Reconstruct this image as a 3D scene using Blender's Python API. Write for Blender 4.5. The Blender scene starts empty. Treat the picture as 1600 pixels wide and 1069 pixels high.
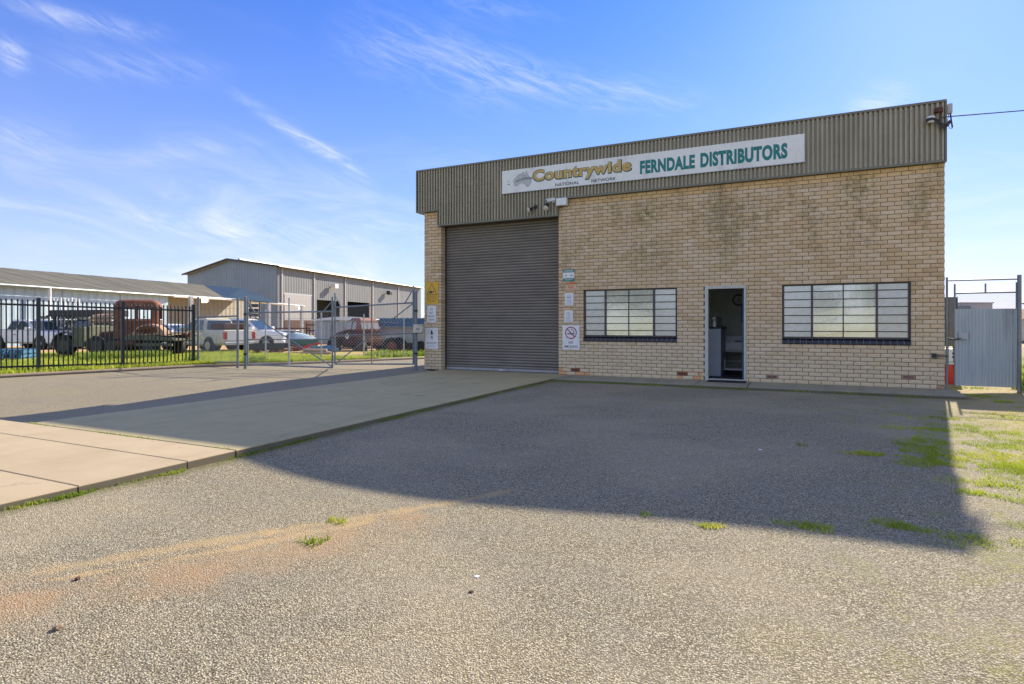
import bpy, math, random
import numpy as np
from mathutils import Vector, Matrix
random.seed(7)
rng = np.random.default_rng(7)
SC = bpy.context.scene
COL = SC.collection

# ------------------------------------------------------------------ camera, sky, sun, exposure
CAMX, CAMY, CAMZ, FPX = 9.494, -14.123, 1.283, 917.0
YAW = math.radians(25.41)
cs, sn = math.cos(YAW), math.sin(YAW)
cam_d = bpy.data.cameras.new('camera')
cam = bpy.data.objects.new('camera', cam_d)
COL.objects.link(cam)
cam.location = (CAMX, CAMY, CAMZ)
cam.rotation_euler = (math.radians(90), 0, YAW)
cam_d.lens = FPX / 1600 * 36
cam_d.sensor_width = 36
cam_d.shift_y = -27.5 / 1600
cam_d.clip_end = 6000
cam_d.clip_start = 0.05
SC.camera = cam

def at(px, d):
    k = (px - 800) / FPX
    return (CAMX + d * (k * cs - sn), CAMY + d * (k * sn + cs))
def height(py, d):
    return CAMZ - (py - 507) * d / FPX
def ground(px, py, z=0.0):
    return at(px, FPX * (CAMZ - z) / (py - 507))
def depth(x, y):
    return -(x - CAMX) * sn + (y - CAMY) * cs

SUN = Vector((1.80, 9.80, 5.74)).normalized()
SUN_EL = math.asin(SUN.z)
SUN_ROT = math.atan2(SUN.x, SUN.y)
sd = bpy.data.lights.new('sun', 'SUN')
sd.energy = 4.8
sd.angle = math.radians(0.55)
sd.color = (1.0, 0.86, 0.66)
so = bpy.data.objects.new('sun', sd)
COL.objects.link(so)
so.rotation_euler = SUN.to_track_quat('Z', 'Y').to_euler()

SC.view_settings.view_transform = 'Standard'
SC.view_settings.look = 'None'
SC.view_settings.gamma = 1
SC.view_settings.use_curve_mapping = False
SC.view_settings.exposure = 0.93

# ------------------------------------------------------------------ node expression helper
class V:
    """a socket (or number) with arithmetic"""
    def __init__(s, nt, sock): s.nt, s.s = nt, sock
    def _b(s, op, o, rev=False):
        n = s.nt.nodes.new('ShaderNodeMath'); n.operation = op
        a, b = (o, s) if rev else (s, o)
        for i, q in enumerate((a, b)):
            if isinstance(q, V): s.nt.links.new(q.s, n.inputs[i])
            elif q is not None: n.inputs[i].default_value = q
        return V(s.nt, n.outputs[0])
    def __add__(s, o): return s._b('ADD', o)
    __radd__ = __add__
    def __sub__(s, o): return s._b('SUBTRACT', o)
    def __rsub__(s, o): return s._b('SUBTRACT', o, True)
    def __mul__(s, o): return s._b('MULTIPLY', o)
    __rmul__ = __mul__
    def __truediv__(s, o): return s._b('DIVIDE', o)
    def floor(s): return s._b('FLOOR', None)
    def mod(s, o): return s._b('FLOORED_MODULO', o)
    def abs(s): return s._b('ABSOLUTE', None)
    def exp(s): return s._b('EXPONENT', None)
    def sin(s): return s._b('SINE', None)
    def asin(s): return s._b('ARCSINE', None)
    def atan2(s, o): return s._b('ARCTAN2', o)
    def pow(s, o): return s._b('POWER', o)
    def sqrt(s): return s._b('SQRT', None)
    def max(s, o): return s._b('MAXIMUM', o)
    def min(s, o): return s._b('MINIMUM', o)
    def lt(s, o): return s._b('LESS_THAN', o)
    def gt(s, o): return s._b('GREATER_THAN', o)
    def ss(s, a, b):
        n = s.nt.nodes.new('ShaderNodeMapRange'); n.interpolation_type = 'SMOOTHSTEP'
        s.nt.links.new(s.s, n.inputs[0])
        n.inputs[1].default_value = a; n.inputs[2].default_value = b
        n.inputs[3].default_value = 0; n.inputs[4].default_value = 1
        return V(s.nt, n.outputs[0])

class G:
    def __init__(g, nt): g.nt = nt
    def xyz(g, sock):
        n = g.nt.nodes.new('ShaderNodeSeparateXYZ'); g.nt.links.new(sock, n.inputs[0])
        return [V(g.nt, o) for o in n.outputs]
    def vec(g, x, y, z):
        n = g.nt.nodes.new('ShaderNodeCombineXYZ')
        for i, q in enumerate((x, y, z)):
            if isinstance(q, V): g.nt.links.new(q.s, n.inputs[i])
            else: n.inputs[i].default_value = q
        return n.outputs[0]
    def pos(g): return g.nt.nodes.new('ShaderNodeNewGeometry').outputs['Position']
    def island(g): return V(g.nt, g.nt.nodes.new('ShaderNodeNewGeometry').outputs['Random Per Island'])
    def objrand(g): return V(g.nt, g.nt.nodes.new('ShaderNodeObjectInfo').outputs['Random'])
    def noise(g, vec, scale, detail=4, rough=0.6, dist=0.0):
        n = g.nt.nodes.new('ShaderNodeTexNoise')
        g.nt.links.new(vec, n.inputs['Vector'])
        n.inputs['Scale'].default_value = scale; n.inputs['Detail'].default_value = detail
        n.inputs['Roughness'].default_value = rough; n.inputs['Distortion'].default_value = dist
        return V(g.nt, n.outputs[0])
    def vor(g, vec, scale, out='Distance'):
        n = g.nt.nodes.new('ShaderNodeTexVoronoi'); g.nt.links.new(vec, n.inputs['Vector'])
        n.inputs['Scale'].default_value = scale
        return V(g.nt, n.outputs[out])
    def white(g, vec):
        n = g.nt.nodes.new('ShaderNodeTexWhiteNoise'); g.nt.links.new(vec, n.inputs['Vector'])
        return V(g.nt, n.outputs['Value'])
    def scale(g, vec, s):
        n = g.nt.nodes.new('ShaderNodeVectorMath'); n.operation = 'MULTIPLY'
        g.nt.links.new(vec, n.inputs[0]); n.inputs[1].default_value = s
        return n.outputs[0]
    def mix(g, f, a, b, mode='MIX'):
        n = g.nt.nodes.new('ShaderNodeMix'); n.data_type = 'RGBA'; n.blend_type = mode
        if isinstance(f, V): g.nt.links.new(f.s, n.inputs[0])
        else: n.inputs[0].default_value = f
        for i, q in ((6, a), (7, b)):
            if isinstance(q, (tuple, list)): n.inputs[i].default_value = (*q[:3], 1)
            else: g.nt.links.new(q, n.inputs[i])
        return n.outputs[2]
    def ramp(g, f, stops):
        n = g.nt.nodes.new('ShaderNodeValToRGB'); g.nt.links.new(f.s, n.inputs[0])
        e = n.color_ramp.elements
        while len(e) < len(stops): e.new(0.5)
        for q, (p, c) in zip(e, stops): q.position = p; q.color = (*c, 1)
        return n.outputs[0]
    def bump(g, h, strength=0.5, dist=0.01):
        n = g.nt.nodes.new('ShaderNodeBump'); g.nt.links.new(h.s, n.inputs['Height'])
        n.inputs['Strength'].default_value = strength; n.inputs['Distance'].default_value = dist
        return n.outputs[0]

def newmat(name):
    m = bpy.data.materials.new(name); m.use_nodes = True
    nt = m.node_tree
    b = nt.nodes['Principled BSDF']
    return m, nt, b, G(nt)
def setin(nt, b, name, v):
    if isinstance(v, V): nt.links.new(v.s, b.inputs[name])
    elif isinstance(v, bpy.types.NodeSocket): nt.links.new(v, b.inputs[name])
    elif isinstance(v, tuple): b.inputs[name].default_value = (*v[:3], 1)
    else: b.inputs[name].default_value = v

def simple(name, c, rough=0.6, metal=0.0, var=0.18, scale=6.0, bump=0.15, bscale=60, dirt=None, dirt_amt=0.5, spec=0.5, objvar=0.0):
    """painted / plain surface with mottling, grime and fine relief"""
    m, nt, b, g = newmat(name)
    p = g.pos()
    n1 = g.noise(p, scale, 5, 0.65)
    dk = tuple(x * (1 - var) for x in c); lt = tuple(min(1, x * (1 + var)) for x in c)
    col = g.ramp(n1, [(0.3, dk), (0.7, lt)])
    if dirt:
        n2 = g.noise(g.scale(p, (1, 1, 0.35)), scale * 0.6 + 1.3, 6, 0.7)
        col = g.mix(n2.ss(0.5, 0.72) * dirt_amt, col, dirt)
    if objvar:
        o = g.objrand()
        col = g.mix(o * objvar, col, (0.0, 0.0, 0.0))
    setin(nt, b, 'Base Color', col)
    n3 = g.noise(p, bscale, 3, 0.6)
    setin(nt, b, 'Roughness', (n1 * 0.25 + (rough - 0.12)))
    b.inputs['Metallic'].default_value = metal
    b.inputs['Specular IOR Level'].default_value = spec
    if bump: setin(nt, b, 'Normal', g.bump(n3, bump, 0.004))
    return m

M = {}
M['dark_steel'] = simple('dark_steel', (0.025, 0.03, 0.035), 0.45)
M['galv'] = simple('galvanised_steel', (0.19, 0.23, 0.26), 0.45, 0.3, dirt=(0.13, 0.09, 0.06), dirt_amt=0.5)
M['galv_light'] = simple('pale_galvanised_steel', (0.42, 0.45, 0.47), 0.5, 0.2)
M['white_paint'] = simple('white_paint', (0.74, 0.76, 0.77), 0.35, var=0.05, dirt=(0.4, 0.36, 0.3), dirt_amt=0.3)
M['car_white'] = simple('car_white_paint', (0.78, 0.79, 0.8), 0.18, var=0.03, bump=0, spec=0.6)
M['car_dark'] = simple('car_dark_paint', (0.03, 0.035, 0.04), 0.2, var=0.1, bump=0)
M['car_silver'] = simple('car_silver_paint', (0.5, 0.52, 0.54), 0.25, 0.3, var=0.05, bump=0)
M['car_glass'] = simple('car_glass', (0.03, 0.06, 0.08), 0.06, var=0.1, bump=0, spec=0.9)
M['rubber'] = simple('tyre_rubber', (0.018, 0.018, 0.018), 0.85, dirt=(0.12, 0.1, 0.07), dirt_amt=0.5)
M['rim'] = simple('alloy_rim', (0.35, 0.36, 0.37), 0.3, 0.7)
M['black_plastic'] = simple('black_plastic', (0.02, 0.02, 0.022), 0.5)
M['rust'] = simple('rusty_cab_paint', (0.21, 0.078, 0.043), 0.85, var=0.40, scale=3.5, dirt=(0.09, 0.035, 0.025), dirt_amt=0.9, bump=0.4, bscale=30)
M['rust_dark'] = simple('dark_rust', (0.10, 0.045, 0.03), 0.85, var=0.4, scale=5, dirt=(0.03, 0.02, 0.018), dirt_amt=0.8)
M['maroon'] = simple('faded_maroon_paint', (0.060, 0.016, 0.013), 0.6, var=0.3, scale=3, dirt=(0.16, 0.07, 0.045), dirt_amt=0.5, spec=0.25)
M['tan_rust'] = simple('tan_rusted_panel', (0.42, 0.25, 0.16), 0.75, var=0.3, scale=3, dirt=(0.10, 0.05, 0.03), dirt_amt=0.8)
M['olive'] = simple('faded_green_panel', (0.12, 0.13, 0.085), 0.75, var=0.35, scale=4, dirt=(0.05, 0.03, 0.02), dirt_amt=0.9)
M['old_timber'] = simple('old_timber', (0.26, 0.20, 0.13), 0.85, var=0.35, scale=5)
M['pale_timber'] = simple('pale_timber', (0.52, 0.37, 0.26), 0.85, var=0.25, scale=5)
M['red_paint'] = simple('red_paint', (0.62, 0.045, 0.025), 0.45, var=0.12)
M['red_glass'] = simple('red_lens', (0.5, 0.03, 0.03), 0.2, var=0.05, bump=0)
M['blue_tarp'] = simple('blue_mesh', (0.055, 0.13, 0.24), 0.8, var=0.3)
M['blue_paint'] = simple('blue_pallet_paint', (0.03, 0.16, 0.32), 0.6, var=0.3, dirt=(0.2, 0.2, 0.2))
M['teal'] = simple('teal_paint', (0.03, 0.17, 0.19), 0.5, var=0.2)
M['pale_blue'] = simple('pale_blue_cover', (0.32, 0.45, 0.52), 0.6, var=0.15)
M['cream'] = simple('cream_paint', (0.62, 0.6, 0.47), 0.55, var=0.12, dirt=(0.25, 0.2, 0.13))
M['yellow_paint'] = simple('yellow_paint', (0.66, 0.55, 0.14), 0.55, var=0.15, dirt=(0.2, 0.15, 0.08))
M['grey_panel'] = simple('grey_panel', (0.36, 0.37, 0.38), 0.6, var=0.12, dirt=(0.2, 0.18, 0.16))
M['trim'] = simple('fascia_trim', (0.171, 0.172, 0.132), 0.45, var=0.12)
M['door_frame'] = simple('door_frame_paint', (0.52, 0.54, 0.48), 0.45, var=0.08, dirt=(0.25, 0.22, 0.2))
M['window_frame'] = simple('window_frame_paint', (0.075, 0.065, 0.07), 0.5, var=0.15)
M['sill_tile'] = simple('sill_tile_glaze', (0.010, 0.011, 0.022), 0.22, var=0.3, bump=0.05, objvar=0.5)
M['sign_white'] = simple('sign_white_face', (0.80, 0.83, 0.80), 0.5, var=0.05, scale=2.5, dirt=(0.50, 0.53, 0.51), dirt_amt=0.6, bump=0.05)
M['sign_plain'] = simple('sign_plain_white', (0.80, 0.82, 0.80), 0.45, var=0.05, bump=0)
M['sign_teal'] = simple('sign_teal_print', (0.012, 0.20, 0.19), 0.5, var=0.1, bump=0)
M['sign_green'] = simple('sign_dark_green_print', (0.02, 0.10, 0.07), 0.5, var=0.1, bump=0)
M['sign_gold'] = simple('sign_gold_print', (0.56, 0.39, 0.12), 0.5, var=0.15, scale=14, bump=0)
M['sign_grey'] = simple('sign_grey_print', (0.27, 0.30, 0.31), 0.5, var=0.2, bump=0)
M['sign_ghost'] = simple('sign_faded_print', (0.50, 0.53, 0.52), 0.5, var=0.08, bump=0)
M['sign_ink'] = simple('sign_dark_ink', (0.03, 0.045, 0.06), 0.5, bump=0)
M['sign_red'] = simple('sign_red_ring', (0.36, 0.012, 0.06), 0.5, bump=0)
M['sign_yellow'] = simple('sign_yellow_face', (0.70, 0.42, 0.035), 0.5, var=0.08, bump=0)
M['sign_orange'] = simple('sign_orange_print', (0.62, 0.16, 0.06), 0.5, bump=0)
M['sign_cream'] = simple('sign_cream_face', (0.66, 0.50, 0.33), 0.5, var=0.1, bump=0)
M['sign_blue'] = simple('sign_blue_print', (0.20, 0.27, 0.45), 0.5, bump=0)
M['room_wall'] = simple('room_wall_paint', (0.744, 0.775, 0.700), 0.7, var=0.05)
M['room_floor'] = simple('room_floor_carpet', (0.035, 0.04, 0.045), 0.9)
M['counter'] = simple('counter_laminate', (0.45, 0.50, 0.54), 0.5, var=0.06)
M['terracotta'] = simple('terracotta', (0.30, 0.12, 0.07), 0.8, var=0.2)
M['vent_tan'] = simple('pinkish_tan_vent', (0.45, 0.27, 0.20), 0.8, var=0.2)
M['machine_white'] = simple('machine_white', (0.770, 0.812, 0.806), 0.4, var=0.05)
M['mat_rubber'] = simple('mat_rubber', (0.012, 0.014, 0.02), 0.9)
M['blue_door'] = simple('blue_door_paint', (0.02, 0.09, 0.17), 0.5)
M['cable'] = simple('cable_sheath', (0.05, 0.05, 0.055), 0.5)
M['stone'] = simple('stone', (0.22, 0.16, 0.11), 0.9, var=0.4, scale=40, bump=0.4)
M['lamp_cream'] = simple('lamp_cream_lens', (0.6, 0.58, 0.48), 0.3, var=0.08)
M['bark'] = simple('bark', (0.12, 0.085, 0.06), 0.9, var=0.3)
M['brown_box'] = simple('brown_steel_box', (0.16, 0.15, 0.13), 0.6)
M['pale_teal_sheet'] = None

def emis(name, c, s):
    m, nt, b, g = newmat(name)
    b.inputs['Base Color'].default_value = (*c, 1)
    b.inputs['Emission Color'].default_value = (*c, 1)
    b.inputs['Emission Strength'].default_value = s
    return m
M['lit'] = emis('lit_lamp', (1.0, 0.9, 0.65), 2.5)

# brick: colour per brick from its place in the bond, mottled rock face, algae and run-off stains
def brick_material():
    m, nt, b, g = newmat('tan_brick')
    p = g.pos(); x, y, z = g.xyz(p)
    row = (z / 0.086).floor()
    cx = ((x + row.mod(2.0) * 0.12 + 0.0005) / 0.24).floor()
    w1 = g.white(g.vec(row, cx, 1.0)); w2 = g.white(g.vec(cx, row, 7.0))
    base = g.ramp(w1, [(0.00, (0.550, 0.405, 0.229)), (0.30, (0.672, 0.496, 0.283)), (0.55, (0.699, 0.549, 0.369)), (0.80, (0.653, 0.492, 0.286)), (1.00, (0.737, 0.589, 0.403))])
    warm = (z - 4.30).ss(0.0, 0.03)
    base = g.mix(warm * 0.7, base, (0.745, 0.494, 0.210))
    # lower courses paler and greyer
    base = g.mix((1.0 - z.ss(0.2, 2.0)) * 0.5, base, (0.703, 0.631, 0.439))
    # a few orange bricks near the ground
    near = (x - 4.5).abs().lt(0.45) + (x - 7.35).abs().lt(0.28)
    org = near.min(1.0) * z.lt(0.19) * w2.gt(0.35)
    base = g.mix(org * 0.75, base, (0.724, 0.330, 0.113))
    base = g.mix((x - 12.1).gt(0.0) * z.lt(0.088) * 0.7, base, (0.308, 0.149, 0.077))
    # pitted rock face
    n = g.noise(g.scale(p, (1.0, 1.0, 1.5)), 26, 6, 0.75)
    pit = n.ss(0.52, 0.68)
    rock = w2.ss(0.35, 0.8)
    base = g.mix(pit * (rock * 0.62 + 0.14), base, (0.186, 0.156, 0.083))
    # algae staining
    big = g.noise(g.scale(p, (0.9, 1.0, 0.38)), 1.15, 5, 0.6)
    fine = g.noise(p, 7.0, 6, 0.75)
    zone = z.ss(2.2, 3.3)
    st = (big * 0.62 + fine * 0.5).ss(0.55, 0.68) * zone
    base = g.mix(st * 0.58, base, (0.217, 0.186, 0.083))
    for (sx, sz, ww, hh) in ((6.35, 3.95, 0.33, 0.28), (10.85, 4.2, 0.20, 0.24)):
        e = (((x - sx) / ww).pow(2.0) + ((z - sz) / hh).pow(2.0)) * -1.0
        base = g.mix(e.exp() * fine.ss(0.4, 0.62) * 0.9, base, (0.186, 0.178, 0.045))
    run = g.noise(g.vec(x * 5.0, z * 0.35, 0.0), 1.0, 5, 0.7).ss(0.55, 0.72) * zone
    base = g.mix(run * 0.32, base, (0.168, 0.137, 0.080))
    edge = (z.mod(0.086)).ss(0.066, 0.082)
    base = g.mix(g.noise(p, 9, 3, 0.6).ss(0.4, 0.7) * edge * 0.35, base, (0.118, 0.087, 0.052))
    setin(nt, b, 'Base Color', base)
    b.inputs['Roughness'].default_value = 0.88
    n2 = g.noise(p, 60, 5, 0.7)
    setin(nt, b, 'Normal', g.bump(n * 0.7 + n2 * 0.4, 0.7, 0.012))
    return m
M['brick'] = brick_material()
M['mortar'] = simple('mortar', (0.085, 0.058, 0.038), 0.95, var=0.25, scale=12)

def cladding_material():
    m, nt, b, g = newmat('olive_grey_cladding')
    p = g.pos(); x, y, z = g.xyz(p)
    n = g.noise(g.scale(p, (1.2, 1, 0.35)), 3.0, 5, 0.7)
    o = g.objrand()
    col = g.ramp(n, [(0.3, (0.290, 0.263, 0.182)), (0.7, (0.410, 0.374, 0.265))])
    col = g.mix(o * 0.22, col, (0.240, 0.218, 0.156))
    st = g.noise(g.scale(p, (14, 1, 0.5)), 1.0, 4, 0.6).ss(0.6, 0.75)
    col = g.mix(st * 0.35, col, (0.442, 0.379, 0.165))
    setin(nt, b, 'Base Color', col)
    b.inputs['Roughness'].default_value = 0.42
    b.inputs['Metallic'].default_value = 0.15
    return m
M['cladding'] = cladding_material()

def slat_material():
    m, nt, b, g = newmat('charcoal_door_slat')
    p = g.pos(); x, y, z = g.xyz(p)
    n = g.noise(g.scale(p, (0.6, 1, 1.6)), 2.0, 5, 0.7)
    col = g.ramp(n, [(0.25, (0.154, 0.140, 0.119)), (0.75, (0.248, 0.226, 0.187))])
    sc = g.noise(g.scale(p, (2.2, 1, 12)), 2.6, 6, 0.8).ss(0.66, 0.76)
    low = 1.0 - z.ss(0.2, 0.9)
    band = (((z - 2.98) / 0.05).pow(2.0) * -1.0).exp() + (((z - 3.72) / 0.06).pow(2.0) * -1.0).exp()
    col = g.mix(sc * (low * 0.9 + band * 0.8 + 0.12), col, (0.820, 0.820, 0.696))
    setin(nt, b, 'Base Color', col)
    b.inputs['Roughness'].default_value = 0.42
    b.inputs['Metallic'].default_value = 0.1
    return m
M['slat'] = slat_material()

def seg_dist(g, x, y, a, b_):
    """distance from (x,y) to the segment a-b"""
    dx, dy = b_[0] - a[0], b_[1] - a[1]; L2 = dx * dx + dy * dy
    t = (((x - a[0]) * dx + (y - a[1]) * dy) / L2).max(0.0).min(1.0)
    ex = x - a[0] - t * dx; ey = y - a[1] - t * dy
    return (ex * ex + ey * ey).sqrt()

def gravel_material():
    m, nt, b, g = newmat('chip_seal_gravel')
    p = g.pos(); x, y, z = g.xyz(p)
    flat = g.vec(x, y, 0.0)
    v = g.vor(flat, 122); c1 = g.white(g.scale(g.vec(x, y, 0.0), (1, 1, 1)))
    vc = g.nt.nodes.new('ShaderNodeTexVoronoi'); g.nt.links.new(flat, vc.inputs['Vector']); vc.inputs['Scale'].default_value = 122
    chip = V(nt, g.xyz(vc.outputs['Color'])[0].s)
    v2 = g.vor(flat, 210)
    col = g.ramp(chip, [(0.0, (0.115, 0.103, 0.072)), (0.22, (0.265, 0.238, 0.165)), (0.55, (0.41, 0.368, 0.25)), (0.82, (0.54, 0.49, 0.345)), (1.0, (0.71, 0.67, 0.52))])
    gap = v.ss(0.36, 0.66)
    col = g.mix(gap * 0.85, col, (0.101, 0.084, 0.047))
    med = g.noise(flat, 2.3, 4, 0.65); big = g.noise(flat, 0.45, 3, 0.6)
    pits = g.noise(flat, 58, 2, 0.6).ss(0.57, 0.68)
    col = g.mix(pits * 0.62, col, (0.085, 0.073, 0.050))
    col = g.mix(med.ss(0.42, 0.66) * 0.26, col, (0.223, 0.217, 0.184))
    col = g.mix(big.ss(0.42, 0.62) * 0.24, col, (0.476, 0.405, 0.267))
    worn = g.noise(g.vec(x * 0.5 + y * 0.25, y * 1.6 - x * 0.9, 2.0), 1.1, 4, 0.65).ss(0.5, 0.72)
    col = g.mix(worn * 0.24, col, (0.190, 0.178, 0.142))
    # reddish silt in the wheel track, and sandy lines
    d1 = seg_dist(g, x, y, (5.7, -12.9), (6.55, -11.75)).min(seg_dist(g, x, y, (6.55, -11.75), (6.95, -10.7)))
    wob = g.noise(flat, 3.5, 3, 0.7)
    patchy = g.noise(flat, 1.6, 5, 0.75).ss(0.36, 0.62)
    silt = (1.0 - (d1 + (wob - 0.5) * 0.7).ss(0.02, 0.50)) * (patchy * 0.75 + 0.25)
    col = g.mix(silt * (v.ss(0.1, 0.6) * 0.35 + 0.42), col, (0.380, 0.245, 0.129))
    for a, q, w in (((5.75, -12.25), (6.3, -11.25), 0.06), ((5.9, -12.35), (6.36, -11.55), 0.03), ((6.36, -11.55), (6.75, -10.7), 0.04), ((6.3, -11.25), (7.3, -9.6), 0.05)):
        dd = seg_dist(g, x, y, a, q)
        ln = 1.0 - (dd + (wob - 0.5) * 0.22).ss(0.0, w * 2)
        col = g.mix(ln * 0.62 * (med * 1.1 + 0.2), col, (0.500, 0.357, 0.166))
    # soil and moss towards the right-hand boundary and along the kerbs
    n4 = med
    right = (x + (n4 - 0.5) * 2.6).ss(11.3, 12.6)
    col = g.mix(right * 0.6, col, (0.405, 0.312, 0.147))
    mossn = g.noise(flat, 2.6, 5, 0.75)
    near_x = (x + (y + 7.5).abs() * 0.12).ss(9.2, 12.0)
    moss = mossn.ss(0.48, 0.60) * near_x * (g.noise(flat, 17, 4, 0.75).ss(0.40, 0.56) * 0.85 + 0.15)
    col = g.mix(moss * 0.75, col, (0.247, 0.251, 0.046))
    edge = (1.0 - (x + (wob - 0.5) * 0.25).ss(4.4, 4.6)) + (y + (wob - 0.5) * 0.3).ss(-1.45, -1.2) * (1.0 - x.ss(12.4, 12.6))
    col = g.mix(edge.min(1.0) * 0.55, col, (0.101, 0.108, 0.027))
    setin(nt, b, 'Base Color', col)
    b.inputs['Roughness'].default_value = 0.92
    b.inputs['Specular IOR Level'].default_value = 0.3
    h = (1.0 - v) * 1.0 + g.noise(flat, 120, 1, 0.5) * 0.5
    setin(nt, b, 'Normal', g.bump(h, 0.75, 0.008))
    return m
M['gravel'] = gravel_material()

def asphalt_material():
    m, nt, b, g = newmat('pale_worn_asphalt')
    p = g.pos(); x, y, z = g.xyz(p); flat = g.vec(x, y, 0.0)
    v = g.vor(flat, 130)
    vc = nt.nodes.new('ShaderNodeTexVoronoi'); nt.links.new(flat, vc.inputs['Vector']); vc.inputs['Scale'].default_value = 130
    chip = g.xyz(vc.outputs['Color'])[0]
    col = g.ramp(chip, [(0.0, (0.119, 0.106, 0.074)), (0.5, (0.220, 0.196, 0.133)), (1.0, (0.345, 0.305, 0.207))])
    med = g.noise(flat, 0.8, 7, 0.7)
    col = g.mix(med.ss(0.4, 0.7) * 0.35, col, (0.285, 0.236, 0.138))
    tr = g.noise(g.scale(flat, (0.5, 3.0, 1)), 0.6, 5, 0.6)
    col = g.mix(tr.ss(0.55, 0.7) * 0.25, col, (0.119, 0.110, 0.078))
    ve = nt.nodes.new('ShaderNodeTexVoronoi'); ve.feature = 'DISTANCE_TO_EDGE'; ve.inputs['Scale'].default_value = 0.30
    nt.links.new(g.vec(x + med * 1.2, y + tr * 0.6, 0.0), ve.inputs['Vector'])
    col = g.mix((1.0 - V(nt, ve.outputs['Distance']).ss(0.0, 0.005)) * med.ss(0.45, 0.6) * 0.7, col, (0.045, 0.041, 0.037))
    setin(nt, b, 'Base Color', col); b.inputs['Roughness'].default_value = 0.9
    setin(nt, b, 'Normal', g.bump((1.0 - v) + g.noise(flat, 30, 3, 0.6), 0.5, 0.006))
    return m
M['asphalt'] = asphalt_material()

def concrete_material(name, a, c, stain=0.35):
    m, nt, b, g = newmat(name)
    p = g.pos(); x, y, z = g.xyz(p)
    n = g.noise(p, 1.4, 7, 0.7); f = g.noise(p, 90, 3, 0.7); o = g.objrand()
    col = g.ramp(n, [(0.3, a), (0.7, c)])
    col = g.mix(o * 0.18, col, tuple(q * 0.7 for q in a))
    col = g.mix(f.ss(0.55, 0.75) * 0.25, col, tuple(q * 0.55 for q in a))
    st = g.noise(p, 0.7, 6, 0.75).ss(0.52, 0.68)
    col = g.mix(st * stain, col, tuple(q * 0.6 for q in a))
    spots = g.vor(g.vec(x, y, 0.0), 3.3).lt(0.045)
    col = g.mix(spots * 0.5, col, (0.06, 0.05, 0.045))
    ve = nt.nodes.new('ShaderNodeTexVoronoi'); ve.feature = 'DISTANCE_TO_EDGE'; ve.inputs['Scale'].default_value = 0.42
    nt.links.new(g.vec(x + n * 0.5 + f * 0.02, y + st * 0.1 + n * 0.4, 0.0), ve.inputs['Vector'])
    crack = (1.0 - V(nt, ve.outputs['Distance']).ss(0.0, 0.006)) * st
    oil = g.vor(g.vec(x + n * 0.3, y, 0.0), 0.9).ss(0.05, 0.16)
    col = g.mix((1.0 - oil) * 0.35, col, tuple(q * 0.5 for q in a))
    col = g.mix(crack * 0.85, col, tuple(q * 0.3 for q in a))
    tr = g.noise(g.vec(x * 3.2, y * 0.22, 4.0), 1.0, 4, 0.6).ss(0.48, 0.7)
    col = g.mix(tr * stain * 1.0, col, tuple(q * 0.72 for q in a))
    side = (z - 0.0).lt(-0.012)
    col = g.mix(side * 0.8, col, (0.12, 0.105, 0.07))
    setin(nt, b, 'Base Color', col); b.inputs['Roughness'].default_value = 0.85
    setin(nt, b, 'Normal', g.bump(f + n * 0.5, 0.3, 0.004))
    return m
M['drive_concrete'] = concrete_material('driveway_concrete', (0.376, 0.324, 0.174), (0.501, 0.427, 0.228))
M['path_concrete'] = concrete_material('footpath_concrete', (0.402, 0.320, 0.202), (0.501, 0.410, 0.263), 0.2)
M['strip_concrete'] = concrete_material('wall_strip_concrete', (0.247, 0.234, 0.162), (0.351, 0.324, 0.225), 0.5)
M['kerb_concrete'] = concrete_material('kerb_concrete', (0.27, 0.20, 0.14), (0.38, 0.30, 0.21), 0.5)

def yard_material():
    m, nt, b, g = newmat('yard_soil_and_turf')
    p = g.pos(); x, y, z = g.xyz(p); flat = g.vec(x, y, 0.0)
    d = (x - CAMX) * -sn + (y - CAMY) * cs
    n = g.noise(flat, 0.5, 6, 0.7); f = g.noise(flat, 9, 6, 0.7)
    green = g.mix(f.ss(0.35, 0.65), (0.176, 0.211, 0.020), (0.369, 0.374, 0.045))
    dirt = g.mix(f.ss(0.35, 0.65), (0.439, 0.281, 0.110), (0.632, 0.437, 0.190))
    amt = (d + (n - 0.5) * 16.0).ss(24.0, 33.0)
    col = g.mix(amt, green, dirt)
    setin(nt, b, 'Base Color', col); b.inputs['Roughness'].default_value = 0.95
    setin(nt, b, 'Normal', g.bump(f, 0.8, 0.05))
    return m
M['yard'] = yard_material()

def leaf_material(name, a, c, e, scale=1.3):
    m, nt, b, g = newmat(name)
    p = g.pos()
    col = g.ramp(g.noise(p, scale, 4, 0.7), [(0.3, a), (0.5, c), (0.72, e)])
    i = g.island()
    col = g.mix(i * 0.35, col, tuple(q * 0.5 for q in a))
    setin(nt, b, 'Base Color', col); b.inputs['Roughness'].default_value = 0.6
    tr = nt.nodes.new('ShaderNodeBsdfTranslucent'); nt.links.new(col, tr.inputs[0])
    mx = nt.nodes.new('ShaderNodeMixShader'); mx.inputs[0].default_value = 0.45
    nt.links.new(b.outputs[0], mx.inputs[1]); nt.links.new(tr.outputs[0], mx.inputs[2])
    nt.links.new(mx.outputs[0], nt.nodes['Material Output'].inputs[0])
    return m
M['grass'] = leaf_material('turf_blades', (0.21, 0.31, 0.025), (0.44, 0.53, 0.05), (0.76, 0.68, 0.12), 0.9)
M['weed'] = leaf_material('weed_leaves', (0.143, 0.234, 0.024), (0.285, 0.398, 0.036), (0.570, 0.585, 0.072))
M['foliage'] = leaf_material('tree_foliage', (0.03, 0.055, 0.015), (0.06, 0.09, 0.025), (0.11, 0.13, 0.04), 0.4)

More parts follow.
